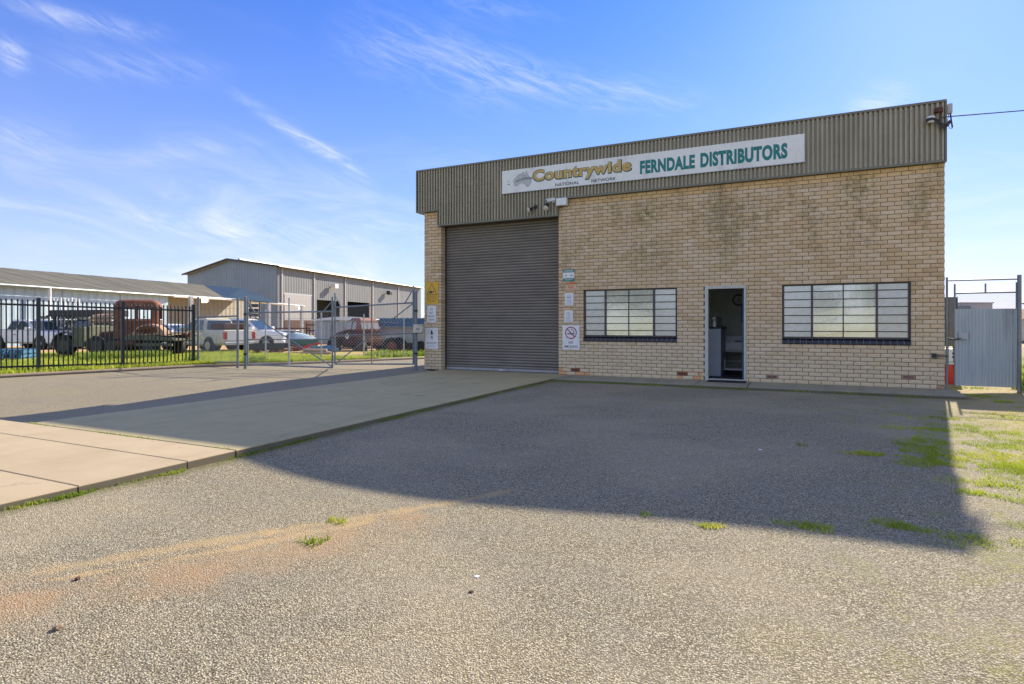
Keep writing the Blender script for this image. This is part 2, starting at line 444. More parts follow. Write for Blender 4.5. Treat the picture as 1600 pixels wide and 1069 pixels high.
def sheet_material(name, a, c, pitch, axis, strength=0.6, rough=0.45, stain=None):
    """distant profiled sheet: ribs as fine relief along one direction"""
    m, nt, b, g = newmat(name)
    p = g.pos(); x, y, z = g.xyz(p)
    u = x * axis[0] + y * axis[1]
    w = (u * (2 * math.pi / pitch)).sin()
    n = g.noise(p, 0.35, 6, 0.7)
    o = g.objrand()
    col = g.ramp(n, [(0.3, a), (0.7, c)])
    col = g.mix(o * 0.22, col, tuple(q * 0.62 for q in a))
    col = g.mix(w.ss(0.6, 1.0) * 0.28, col, tuple(q * 0.5 for q in a))
    if stain:
        st = g.noise(g.vec(u * 3.0, z * 0.4, 0.0), 0.8, 5, 0.7).ss(0.52, 0.7)
        col = g.mix(st * 0.5, col, stain)
    setin(nt, b, 'Base Color', col); b.inputs['Roughness'].default_value = rough
    setin(nt, b, 'Normal', g.bump(w, strength, 0.03))
    return m

def frosted(name, col, rough, mirror):
    m, nt, b, g = newmat(name)
    p = g.pos(); x, y, z = g.xyz(p)
    n = g.noise(g.scale(p, (2.0, 1, 3.0)), 3.5, 6, 0.75)
    c = g.mix(n.ss(0.35, 0.68) * 0.6, col, tuple(q * 0.55 for q in col))
    c = g.mix(g.noise(p, 55, 3, 0.7).ss(0.5, 0.7) * 0.3, c, tuple(q * 0.6 for q in col))
    setin(nt, b, 'Base Color', c)
    b.inputs['Roughness'].default_value = 0.5
    gl = nt.nodes.new('ShaderNodeBsdfGlossy'); gl.inputs['Roughness'].default_value = rough
    gl.inputs['Color'].default_value = (0.95, 0.96, 0.93, 1)
    f = g.noise(g.scale(p, (1, 1, 0.6)), 7, 3, 0.5)
    nrm = g.bump(f, 0.25, 0.004)
    nt.links.new(nrm, gl.inputs['Normal'])
    mx = nt.nodes.new('ShaderNodeMixShader'); mx.inputs[0].default_value = mirror
    nt.links.new(b.outputs[0], mx.inputs[1]); nt.links.new(gl.outputs[0], mx.inputs[2])
    nt.links.new(mx.outputs[0], nt.nodes['Material Output'].inputs[0])
    return m
M['pane_side'] = frosted('obscured_grey_glass', (0.27, 0.33, 0.37), 0.25, 0.42)
M['pane_mid'] = frosted('obscured_clear_glass', (0.62, 0.68, 0.60), 0.12, 0.66)

# ------------------------------------------------------------------ world
def dir_azel(px, py):
    k = (px - 800) / FPX
    v = Vector((k * cs - sn, k * sn + cs, (507 - py) / FPX)).normalized()
    return math.degrees(math.atan2(v.x, v.y)), math.degrees(math.asin(v.z))
def make_world():
    w = bpy.data.worlds.new('World'); SC.world = w; w.use_nodes = True
    nt = w.node_tree; g = G(nt)
    bg = nt.nodes['Background']
    sky = nt.nodes.new('ShaderNodeTexSky'); sky.sky_type = 'NISHITA'; sky.sun_disc = False
    sky.sun_elevation = SUN_EL; sky.sun_rotation = SUN_ROT
    sky.air_density = 1.0; sky.dust_density = 0.25; sky.ozone_density = 3.0; sky.altitude = 100
    tc = nt.nodes.new('ShaderNodeTexCoord')
    x, y, z = g.xyz(tc.outputs['Generated'])
    az = x.atan2(y) * (180 / math.pi); el = z.max(-1.0).min(1.0).asin() * (180 / math.pi)
    # clear-sky colour with the photograph's deeper, flatter blue
    r_, g_, b_ = g.xyz(sky.outputs[0])
    def curve(c, p, k): return (c * SKY_K).max(0.0001).pow(p) * (k / SKY_K)
    base = g.vec(curve(r_, *SKY_R), curve(g_, *SKY_G), curve(b_, *SKY_B))
    mid = g.noise(g.vec(az * 0.10 + el * 0.06, el * 0.33, 3.0), 0.8, 5, 0.62, 0.8)
    # fibrous cirrus grain, running down to the right as the streaks do
    st = g.noise(g.vec(az * 0.24 - el * 0.10, el * 1.25 + az * 0.42, 0.0), 0.85, 7, 0.70, 0.7)
    wob = (g.noise(g.vec(az * 0.07, el * 0.10, 5.0), 1.0, 2, 0.5) - 0.5) * 2.2
    veil = mid.ss(0.40, 0.75) * (1.0 - el.ss(5.0, 20.0)) * 0.24 + mid.ss(0.52, 0.78) * 0.03
    veil = veil + mid.ss(0.32, 0.66) * el.ss(32.0, 52.0).max((y * -1.0).ss(-0.2, 0.5)) * FILL_VEIL  # unseen veil added overhead and behind the camera to raise the ambient light
    hz = (el * -0.085).exp() * 0.80
    thin = 0.0
    for (pa, pb, w, amt) in STREAKS:
        (a0, a1), (b0, b1) = dir_azel(*pa), dir_azel(*pb)
        dx, dy = b0 - a0, b1 - a1; L = math.hypot(dx, dy); dx /= L; dy /= L
        u = ((az - a0) * dx + (el - a1) * dy) / L
        v = ((az - a0) * (-dy) + (el - a1) * dx) / w + wob
        thin = (v * v * -1.0).exp() * (u.ss(-0.05, 0.4) - u.ss(0.55, 1.08)) * (amt * 0.72) + thin
    dens = (veil * (st * 0.7 + 0.65) + hz + thin * st.ss(0.30, 0.78))
    cloud = g.mix(dens.max(0.0).min(0.94), base, CLOUD)
    nt.links.new(cloud, bg.inputs['Color'])
    bg.inputs['Strength'].default_value = 0.15
FILL_VEIL = 0.68
SKY_K = 0.212
SKY_R, SKY_G, SKY_B = (1.5, 0.172), (0.95, 0.316), (0.7, 0.72)
CLOUD = (3.7, 3.8, 4.0)
STREAKS = [((-60, -8), (285, 55), 0.7, 0.50), ((20, 92), (370, 108), 1.1, 0.28), ((-20, 66), (48, 88), 0.7, 0.5),
           ((48, 84), (-8, 100), 0.7, 0.5), ((350, 132), (590, 292), 0.55, 0.85), ((190, 240), (440, 222), 0.8, 0.25),
           ((500, 40), (860, 145), 2.6, 0.40), ((690, 95), (1150, 160), 1.3, 0.45), ((-40, 200), (120, 240), 1.3, 0.3),
           ((110, 318), (440, 385), 0.9, 0.3), ((230, 350), (640, 368), 1.2, 0.3), ((1310, 185), (1440, 132), 1.1, 0.5), ((660, -12), (860, 30), 0.8, 0.25)]
make_world()

# ------------------------------------------------------------------ mesh helpers
class MB:
    def __init__(s): s.v, s.f = [], []
    def add(s, vs, fs, mtx=None):
        o = len(s.v)
        for p in vs:
            p = Vector(p)
            if mtx is not None: p = mtx @ p
            s.v.append(tuple(p))
        for f in fs: s.f.append([i + o for i in f])
        return s
    def box(s, x0, x1, y0, y1, z0, z1, mtx=None, c=0.0):
        if c:
            vs = []
            for z, i in ((z0, c), (z0 + c, 0), (z1 - c, 0), (z1, c)):
                vs += [(x0 + i, y0 + i, z), (x1 - i, y0 + i, z), (x1 - i, y1 - i, z), (x0 + i, y1 - i, z)]
            fs = [(3, 2, 1, 0), (12, 13, 14, 15)]
            for r in range(3):
                for k in range(4):
                    a = r * 4 + k; b = r * 4 + (k + 1) % 4
                    fs.append((a, b, b + 4, a + 4))
            return s.add(vs, fs, mtx)
        vs = [(x0, y0, z0), (x1, y0, z0), (x1, y1, z0), (x0, y1, z0), (x0, y0, z1), (x1, y0, z1), (x1, y1, z1), (x0, y1, z1)]
        return s.add(vs, [(3, 2, 1, 0), (4, 5, 6, 7), (0, 1, 5, 4), (1, 2, 6, 5), (2, 3, 7, 6), (3, 0, 4, 7)], mtx)
    def tube(s, pts, r, n=8, caps=True, mtx=None):
        pts = [Vector(p) for p in pts]
        rings = []
        for i, p in enumerate(pts):
            t = (pts[min(i + 1, len(pts) - 1)] - pts[max(i - 1, 0)]).normalized()
            a = Vector((0, 0, 1)) if abs(t.z) < 0.9 else Vector((1, 0, 0))
            u = t.cross(a).normalized(); w = t.cross(u)
            rr = r[i] if isinstance(r, (list, tuple)) else r
            rings.append([p + (u * math.cos(2 * math.pi * k / n) + w * math.sin(2 * math.pi * k / n)) * rr for k in range(n)])
        vs = [q for ring in rings for q in ring]; fs = []
        for i in range(len(pts) - 1):
            for k in range(n):
                a = i * n + k; b = i * n + (k + 1) % n
                fs.append((a, b, b + n, a + n))
        if caps: fs.append(tuple(range(n - 1, -1, -1))); fs.append(tuple(range((len(pts) - 1) * n, len(pts) * n)))
        return s.add(vs, fs, mtx)
    def disc(s, c, axis, r, h, n=20, mtx=None, bevel=0.0):
        c = Vector(c); a = Vector(axis).normalized()
        if bevel: return s.tube([c - a * h / 2, c - a * (h / 2 - bevel), c + a * (h / 2 - bevel), c + a * h / 2], [r - bevel, r, r, r - bevel], n, True, mtx)
        return s.tube([c - a * h / 2, c + a * h / 2], r, n, True, mtx)
    def loft(s, rings, closed=True, caps=True, mtx=None):
        n = len(rings[0]); vs = [p for r in rings for p in r]; fs = []
        for i in range(len(rings) - 1):
            for k in range(n if closed else n - 1):
                a = i * n + k; b = i * n + (k + 1) % n
                fs.append((a, b, b + n, a + n))
        if caps and closed: fs.append(tuple(range(n - 1, -1, -1))); fs.append(tuple(range((len(rings) - 1) * n, len(rings) * n)))
        return s.add(vs, fs, mtx)
    def prism(s, poly, axis, t0, t1, mtx=None):
        """extrude polygon of 2-D points along axis 'y' (points x,z), 'x' (points y,z) or 'z' (points x,y)"""
        def q(a, b, t): return {'y': (a, t, b), 'x': (t, a, b), 'z': (a, b, t)}[axis]
        return s.loft([[q(a, b, t0) for a, b in poly], [q(a, b, t1) for a, b in poly]], mtx=mtx)
    def mesh(s, name, m=None, smooth=False):
        me = bpy.data.meshes.new(name); me.from_pydata(s.v, [], s.f); me.update()
        if m: me.materials.append(m)
        import bmesh
        bm = bmesh.new(); bm.from_mesh(me); bmesh.ops.recalc_face_normals(bm, faces=bm.faces); bm.to_mesh(me); bm.free()
        if smooth:
            for p in me.polygons: p.use_smooth = True
            try: me.set_sharp_from_angle(angle=math.radians(38))
            except Exception: pass
        return me
    def build(s, name, m=None, parent=None, smooth=False, **k):
        return link(name, s.mesh(name, m, smooth), parent, **k)

def link(name, me, parent=None, loc=None, rot=None, label=None, kind=None, cat=None, group=None):
    o = bpy.data.objects.new(name, me); COL.objects.link(o)
    if parent: o.parent = parent
    if loc is not None: o.location = loc
    if rot is not None: o.rotation_euler = rot
    if label: o['label'] = label
    if kind: o['kind'] = kind
    if cat: o['category'] = cat
    if group: o['group'] = group
    return o
def thing(name, label, cat, loc=(0, 0, 0), rz=0.0, group=None):
    return link(name, None, None, loc, (0, 0, rz), label, None, cat, group)
def B(*a, **k): return MB().box(*a, **k)
def clone(root, loc=None, rz=None, label=None):
    r = root.copy(); COL.objects.link(r)
    if loc is not None: r.location = loc
    if rz is not None: r.rotation_euler = (0, 0, rz)
    if label: r['label'] = label
    def kids(a, b):
        for ch in list(a.children):
            if ch is b: continue
            c = ch.copy(); COL.objects.link(c); c.parent = b; kids(ch, c)
    kids(root, r)
    return r
def fastmesh(name, verts, tris, m):
    """verts (n,3), faces (k,3|4) numpy"""
    me = bpy.data.meshes.new(name); k = tris.shape[1]
    me.vertices.add(len(verts)); me.vertices.foreach_set('co', verts.astype(np.float32).ravel())
    me.loops.add(tris.size); me.loops.foreach_set('vertex_index', tris.astype(np.int32).ravel())
    me.polygons.add(len(tris)); me.polygons.foreach_set('loop_start', np.arange(0, tris.size, k, dtype=np.int32))
    me.polygons.foreach_set('loop_total', np.full(len(tris), k, dtype=np.int32))
    me.update(calc_edges=True); me.materials.append(m)
    return me
def text_mesh(body, w, h, bold=0.0, extrude=0.0, m=None, shear=0.0, spacing=1.0):
    """flat lettering fitted into w x h, origin at its lower left corner, in local x,y"""
    c = bpy.data.curves.new('lettering', 'FONT'); c.body = body; c.offset = bold; c.extrude = extrude
    c.shear = shear; c.space_character = spacing; c.resolution_u = 4
    o = bpy.data.objects.new('tmp', c); COL.objects.link(o)
    bpy.context.view_layer.update()
    me = bpy.data.meshes.new_from_object(o.evaluated_get(bpy.context.evaluated_depsgraph_get()))
    bpy.data.objects.remove(o); bpy.data.curves.remove(c)
    me.materials.clear()
    if m: me.materials.append(m)
    co = np.empty(len(me.vertices) * 3, dtype=np.float32); me.vertices.foreach_get('co', co); co = co.reshape(-1, 3)
    mn, mx = co.min(0), co.max(0)
    co[:, 0] = (co[:, 0] - mn[0]) / (mx[0] - mn[0]) * w
    co[:, 1] = (co[:, 1] - mn[1]) / (mx[1] - mn[1]) * h
    me.vertices.foreach_set('co', co.ravel()); me.update()
    return me
FACE = (math.radians(90), 0, 0)
def facetext(body, x0, x1, z0, z1, y, m, parent, bold=0.0, name='lettering', **k):
    me = text_mesh(body, x1 - x0, z1 - z0, bold, 0.0, m, **k)
    return link(name, me, parent, (x0, y, z0), FACE)

# ------------------------------------------------------------------ ground
def smooth01(t): t = min(1, max(0, t)); return t * t * (3 - 2 * t)
def zl(x, y):
    return -0.010 - 0.20 * smooth01((-4.2 - y) / 5.0) * smooth01((0.5 - x) / 1.7) * smooth01((x + 6.5) / 3) - 0.03 * smooth01(-x / 8)
def zlot(x, y):
    dip = 0.11 * math.exp(-((x - 6.4) / 2.0) ** 2 - ((y + 9.6) / 2.6) ** 2)
    return -0.055 + 0.022 * math.exp(-((x - 4.35) / 0.5) ** 2) * smooth01((-y - 4) / 4) - dip + 0.006 * math.sin(x * 1.7 + 0.4) * math.sin(y * 1.3) + 0.05 * smooth01((x - 12.4) / 0.8) * smooth01((y + 1.5) / 2)
def grid(name, xs, ys, zf, m, **k):
    xs = list(xs); ys = list(ys)
    v = np.array([(x, y, zf(x, y)) for y in ys for x in xs]); nx = len(xs)
    i = np.array([(j * nx + a, j * nx + a + 1, (j + 1) * nx + a + 1, (j + 1) * nx + a) for j in range(len(ys) - 1) for a in range(nx - 1)])
    me = fastmesh(name, v, i, m)
    for p in me.polygons: p.use_smooth = True
    return link(name, me, kind='structure', **k)
grid('ground', (-2500, 2500), (-2500, 2500), lambda x, y: -0.62, M['yard'])
grid('gravel_lot', np.concatenate([np.arange(4.30, 16.01, 0.26), np.arange(18, 61, 3)]), np.concatenate([np.arange(-13.2, 2.01, 0.25), np.arange(3, 31, 2)]), zlot, M['gravel'])
grid('road', np.concatenate([np.arange(-60, 4, 4), np.arange(4.30, 16.01, 0.52), np.arange(18, 61, 3)]), np.concatenate([np.arange(-60, -13.3, 2.6), (-13.2,)]), zlot, M['gravel'])

KERB = [(-24, -42), (-12.5, -16.5)] + [ground(px, py, -0.03) for px, py in ((-90, 594.5), (0, 590), (150, 582), (302, 573.8), (380, 571.5), (450, 569.5), (520, 567), (600, 563.5), (662, 561))] + [(0.5, 14), (5, 28), (16, 60)]
def kx(y):
    for (xa, ya), (xb, yb) in zip(KERB, KERB[1:]):
        if ya <= y <= yb: return xa + (xb - xa) * (y - ya) / (yb - ya)
    return KERB[-1][0]
# left driveway asphalt from the kerb to the slab
rows = []
yy = -9.92
ys = []
while yy < 13: ys.append(yy); yy += 0.5
vs = []; NX = 26
for y in ys:
    xa = kx(y) + 0.0; xb = 0.56 if y < -0.1 else max(-0.02, kx(y) + 0.5)
    for i in range(NX):
        x = xa + (xb - xa) * i / (NX - 1); vs.append((x, y, zl(x, y)))
fi = np.array([(j * NX + a, j * NX + a + 1, (j + 1) * NX + a + 1, (j + 1) * NX + a) for j in range(len(ys) - 1) for a in range(NX - 1)])
link('driveway_asphalt', fastmesh('driveway_asphalt', np.array(vs), fi, M['asphalt']), kind='structure')

def zyard(x, y):
    d = depth(x, y)
    return max(-0.40, -0.05 - 0.0095 * (d - 20)) + 0.03 * math.sin(x * 0.9) * math.sin(y * 0.7)
vs = []; T = [0, 0.4, 0.9, 1.6, 2.5, 4, 6, 8, 11, 14, 18, 23, 30, 40, 60, 90, 140]
KK = []
for (xa, ya), (xb, yb) in zip(KERB, KERB[1:]):
    for s in range(4): KK.append((xa + (xb - xa) * s / 4, ya + (yb - ya) * s / 4))
KK.append(KERB[-1])
for (x, y) in KK:
    for t in T:
        px, py = x - 0.12 - 0.94 * t, y + 0.34 * t
        z0 = 0.015; k = smooth01((t - 0.3) / 3)
        vs.append((px, py, z0 * (1 - k) + zyard(px, py) * k if t > 0 else z0))
n = len(T)
fi = np.array([(j * n + a, j * n + a + 1, (j + 1) * n + a + 1, (j + 1) * n + a) for j in range(len(KK) - 1) for a in range(n - 1)])
me = fastmesh('grass_yard', np.array(vs), fi[:, ::-1], M['yard'])
for p in me.polygons: p.use_smooth = True
link('grass_yard', me, kind='structure')
ring = lambda x, y: [(x - 0.11, y, -0.3), (x + 0.09, y, -0.3), (x + 0.09, y, 0.012), (x + 0.06, y, 0.040), (x - 0.09, y, 0.045), (x - 0.11, y, 0.03)]
MB().loft([ring(x, y) for x, y in KK]).build('kerb', M['kerb_concrete'], kind='structure')

# concrete driveway slabs and the footpath, each panel its own, joints recessed between them
dw = link('concrete_driveway', None, kind='structure')
for y0, y1 in ((-9.915, -5.715), (-5.685, -1.46), (-1.44, -0.005)):
    B(0.56, 4.38, y0, y1, -0.25, 0.0, c=0.008).build('slab', M['drive_concrete'], dw)
B(0.57, 4.37, -9.93, 0, -0.25, -0.02).build('joint_filler', M['mortar'], dw)
B(0.52, 4.10, 0.0, 0.30, -0.25, 0.004).build('threshold', M['strip_concrete'], dw)
fp = link('footpath', None, kind='structure')
for (y0, y1, xs) in ((-9.935, -10.45, (4.38, 1.50, -1.5, -4.5, -7.5, -10.5)), (-10.462, -11.385, (4.38, 2.475, -0.6, -3.6, -6.6, -9.6)), (-11.397, -12.35, (4.38, 3.46, 1.6, -1.4, -4.4, -7.4, -10)), (-12.362, -13.2, (4.38, 2.47, -0.5, -3.5, -6.5, -10))):
    for xa, xb in zip(xs, xs[1:]):
        B(xb + 0.012, xa, y1, y0, -0.25, 0.0, c=0.006).build('slab', M['path_concrete'], fp)
B(-10, 4.37, -13.19, -9.94, -0.25, -0.02).build('joint_filler', M['mortar'], fp)
st = link('wall_strip', None, kind='structure')
for xa, xb in ((4.39, 7.62), (7.635, 8.68), (8.695, 12.34)):
    MB().prism([(-0.05 if xa > 5 else -0.0, -0.2), (-1.12, -0.2), (-1.16, -0.03), (-1.13, 0.0), (0.0, 0.004)], 'x', xa, xb).build('slab', M['strip_concrete'], st)

# ------------------------------------------------------------------ the warehouse
wh = thing('warehouse', 'tan brick and olive steel clad warehouse with grey roller door and two windows', 'warehouse')
OPEN = [(0.56, 4.11, -1, 4.6), (4.77, 7.08, 0.86, 2.165), (9.32, 11.685, 0.86, 2.165), (7.70, 8.59, -1, 2.165)]
YF = 0.0
wall = MB()
def core(x0, x1, z0, z1): wall.box(x0, x1, 0.007, 0.235, z0, z1)
MB().box(0.007, 0.553, 0.007, 0.235, 0, 4.49).build('pillar_core', M['mortar'], wh)
core(4.117, 4.763, 0, 4.50); core(4.763, 7.087, 0, 0.853); core(4.763, 7.087, 2.172, 4.50)
core(7.087, 7.693, 0, 4.50); core(7.693, 8.597, 2.172, 4.50); core(8.597, 9.313, 0, 4.50)
core(9.313, 11.692, 0, 0.853); core(9.313, 11.692, 2.172, 4.50); core(11.692, 12.233, 0, 4.50)
bw = wall.build('front_wall', M['mortar'], wh)
# rock-faced brick shapes shared between the pieces
def brick_shape(L, seed, depth_=0.108):
    r = random.Random(seed); nx = max(2, int(L / 0.05)); V_, F_ = [], []
    for j in range(3):
        for i in range(nx + 1):
            e = i in (0, nx) or j in (0, 2)
            V_.append((L * i / nx, (0.003 + r.uniform(0, .0015)) if e else r.uniform(-0.0045, 0.002), 0.076 * j / 2))
    for j in range(2):
        for i in range(nx):
            a = j * (nx + 1) + i; F_.append((a, a + 1, a + nx + 2, a + nx + 1))
    o = len(V_); V_ += [(0, depth_, 0), (L, depth_, 0), (L, depth_, 0.076), (0, depth_, 0.076)]
    top = [2 * (nx + 1) + i for i in range(nx + 1)]; bot = list(range(nx + 1))
    F_.append(bot[::-1] + [o, o + 1]); F_.append(top + [o + 2, o + 3])
    F_.append([0, o, o + 3, 2 * (nx + 1), nx + 1][::-1]); F_.append([nx, 2 * nx + 1, 3 * nx + 2, o + 2, o + 1][::-1])
    return V_, F_
VENTS = [(4.56, 1), (7.20, 1), (9.06, 1), (11.55, 2)]
bricks = []
for row in range(52):
    z = row * 0.086 + 0.005; off = -0.12 if row % 2 else 0.0
    for c in range(-1, 53):
        x0 = c * 0.24 + off + 0.005; x1 = x0 + 0.23
        x0 = max(x0, 0.0); x1 = min(x1, 12.24)
        segs = [(x0, x1)] if x1 > x0 else []
        for (oa, ob, za, zb) in OPEN:
            if z + 0.07 > za and z + 0.02 < zb:
                ns = []
                for a, b in segs:
                    if b <= oa or a >= ob: ns.append((a, b)); continue
                    if a < oa: ns.append((a, oa))
                    if b > ob: ns.append((ob, b))
                segs = ns
        for a, b in segs:
            if b - a > 0.03:
                if any(r == row and a < vx < b for vx, r in VENTS): VB = (a, b, z); bricks.append((a, b, z, 'vent'))
                else: bricks.append((a, b, z, 'brick'))
shapes = {}
def bshape(L, s):
    L = round(L, 3); k = (L, s % 5)
    if k not in shapes:
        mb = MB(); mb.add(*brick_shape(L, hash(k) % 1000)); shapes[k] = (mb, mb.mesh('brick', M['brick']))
    return shapes[k]
full = sorted([b for b in bricks if b[3] == 'brick' and b[1] - b[0] > 0.1], key=lambda b: depth(b[0], 0))
near = set(full[:300])
restm = MB()
for k, b in enumerate(bricks):
    a, q, z, t = b
    if t == 'vent':
        vo = B(0, q - a, 0.004, 0.1, 0, 0.076).build('air_vent', M['terracotta'] if a < 8 else M['vent_tan'], bw); vo.location = (a, 0, z)
        gm = MB()
        for zz in (0.018, 0.044): gm.box(0.02, q - a - 0.02, -0.001, 0.02, zz, zz + 0.014)
        gm.build('vent_slot', M['black_plastic'], vo)
        continue
    mb, me = bshape(q - a, k * 7 + 3)
    dy = random.uniform(-0.0025, 0.0015)
    if b in near: link('brick', me, bw, (a, dy, z))
    else: restm.add(mb.v, mb.f, Matrix.Translation((a, dy, z)))
# inner bricks of the door returns
for row in range(52):
    z = row * 0.086 + 0.005
    mb, me = bshape(0.23 if row % 2 else 0.11, row)
    L = 0.23 if row % 2 else 0.11
    restm.add([(0.56 - L + v[0], 0.122 + abs(v[1]), z + v[2]) for v in mb.v], mb.f)
    restm.add([(4.11 + v[0], 0.122 + abs(v[1]), z + v[2]) for v in mb.v], mb.f)
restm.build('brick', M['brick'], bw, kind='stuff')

# body of the building behind the facade
sheetb = sheet_material('side_sheet', (0.2, 0.2, 0.18), (0.27, 0.27, 0.24), 0.2, (0, 1))
body = MB().box(0.30, 0.42, 0.24, 17, -0.2, 4.15).box(12.08, 12.20, 0.24, 17, -0.2, 4.6).box(0.30, 12.2, 17, 17.15, -0.2, 4.6)
body.build('side_wall', sheetb, wh)
MB().prism([(0.28, 4.16), (6.2, 4.9), (12.21, 4.61), (12.21, 4.66), (6.2, 4.95), (0.28, 4.21)], 'y', 0.1, 17.2).build('roof', sheetb, wh)
B(0.42, 12.08, 0.3, 17, -0.2, 0.0).build('floor_slab', M['strip_concrete'], wh)

# fascia: ribbed sheets, capping and flashing
fa = B(-0.20, 12.23, 0.24, 0.30, 4.50, 5.66).build('fascia', M['trim'], wh)
PIT = 0.0875
def rib_panel(x0, x1, z0, z1):
    n = int(round((x1 - x0) / PIT)); prof = []
    for i in range(n):
        a = x0 + i * PIT
        prof += [(a, -0.026), (a + 0.040, -0.026), (a + 0.044, -0.074), (a + 0.0835, -0.074)]
    prof.append((x0 + n * PIT, -0.026))
    return MB().loft([[(x, y, z0) for x, y in prof], [(x, y, z1) for x, y in prof]], closed=False, caps=False)
xs = [-0.205 + PIT * 8 * i for i in range(18)]
xs = [-0.205, 0.495] + [0.495 + PIT * 8 * i for i in range(1, 6)] + [4.083] 
edges = [-0.205, 0.495]
e = 0.495
while e < 12.2 - 0.35: e += PIT * 8; edges.append(e)
edges[-1] = 12.22
for xa, xb in zip(edges, edges[1:]):
    n = max(1, round((xb - xa) / PIT))
    for z0, (sa, sb) in (((4.515 if (xa < 0.4 or xa > 4.0) else 4.095), (xa, xb)),):
        if xa < 4.083 < xb:   # the sheet that steps up at the corner of the door
            k = round((4.083 - xa) / PIT); m0 = xa + k * PIT
            if k > 0: rib_panel(xa, m0, 4.095, 5.665).build('cladding_sheet', M['cladding'], fa)
            rib_panel(m0, xb, 4.515, 5.665).build('cladding_sheet', M['cladding'], fa)
        else: rib_panel(xa, xb, z0, 5.665).build('cladding_sheet', M['cladding'], fa)
B(-0.225, 12.255, -0.086, 0.31, 5.655, 5.70).build('capping', M['trim'], fa)
B(-0.225, 0.512, -0.081, 0.235, 4.485, 4.525).build('bottom_flashing', M['trim'], fa)
B(0.50, 4.115, -0.084, 0.07, 4.055, 4.10).build('bottom_flashing', M['trim'], fa)
B(4.100, 12.255, -0.081, -0.008, 4.478, 4.520).build('bottom_flashing', M['trim'], fa)
B(-0.228, -0.196, -0.089, 0.31, 4.484, 5.654).build('corner_trim', M['trim'], fa)
B(12.228, 12.258, -0.089, 0.31, 4.476, 5.654).build('corner_trim', M['trim'], fa)
B(0.495, 0.515, -0.087, -0.028, 4.09, 4.50).build('corner_trim', M['trim'], fa)
B(4.094, 4.118, -0.088, -0.02, 4.06, 4.50).build('corner_trim', M['trim'], fa)
B(0.5, 4.11, 0.05, 0.24, 4.06, 4.5).build('lintel', M['rust_dark'], fa)

# roofing screws in rows, too small to pick apart
sm_ = MB()
for zz in (4.62, 5.08, 5.56):
    for i in range(142):
        xx = -0.205 + PIT * i + 0.064
        sm_.box(xx - .006, xx + .006, -0.080, -0.073, zz - .006, zz + .006)
sm_.build('screw', M['galv'], fa, kind='stuff')

# roller door
rd = B(0.57, 4.10, 0.262, 0.275, 0.0, 4.4).build('roller_door', M['black_plastic'], wh)
prof = [(0.0, 0.004), (-0.012, 0.014), (-0.020, 0.030), (-0.021, 0.046), (-0.014, 0.062), (0.0, 0.072), (0.004, 0.0765)]
sl = MB().loft([[(x, 0.255 + y, z) for y, z in prof] for x in (0.60, 4.085)], closed=False, caps=False).mesh('slat', M['slat'], True)
for i in range(53): link('slat', sl, rd, (0, 0, 0.07 + i * 0.0765))
B(0.60, 4.085, 0.225, 0.27, 0.012, 0.075, c=0.004).build('bottom_rail', M['grey_panel'], rd)
B(2.28, 2.40, 0.218, 0.226, 0.022, 0.045).build('handle', M['white_paint'], rd)
B(0.562, 0.60, 0.22, 0.27, 0.0, 4.06).build('guide', M['dark_steel'], rd)
B(4.085, 4.108, 0.22, 0.27, 0.0, 4.06).build('guide', M['dark_steel'], rd)

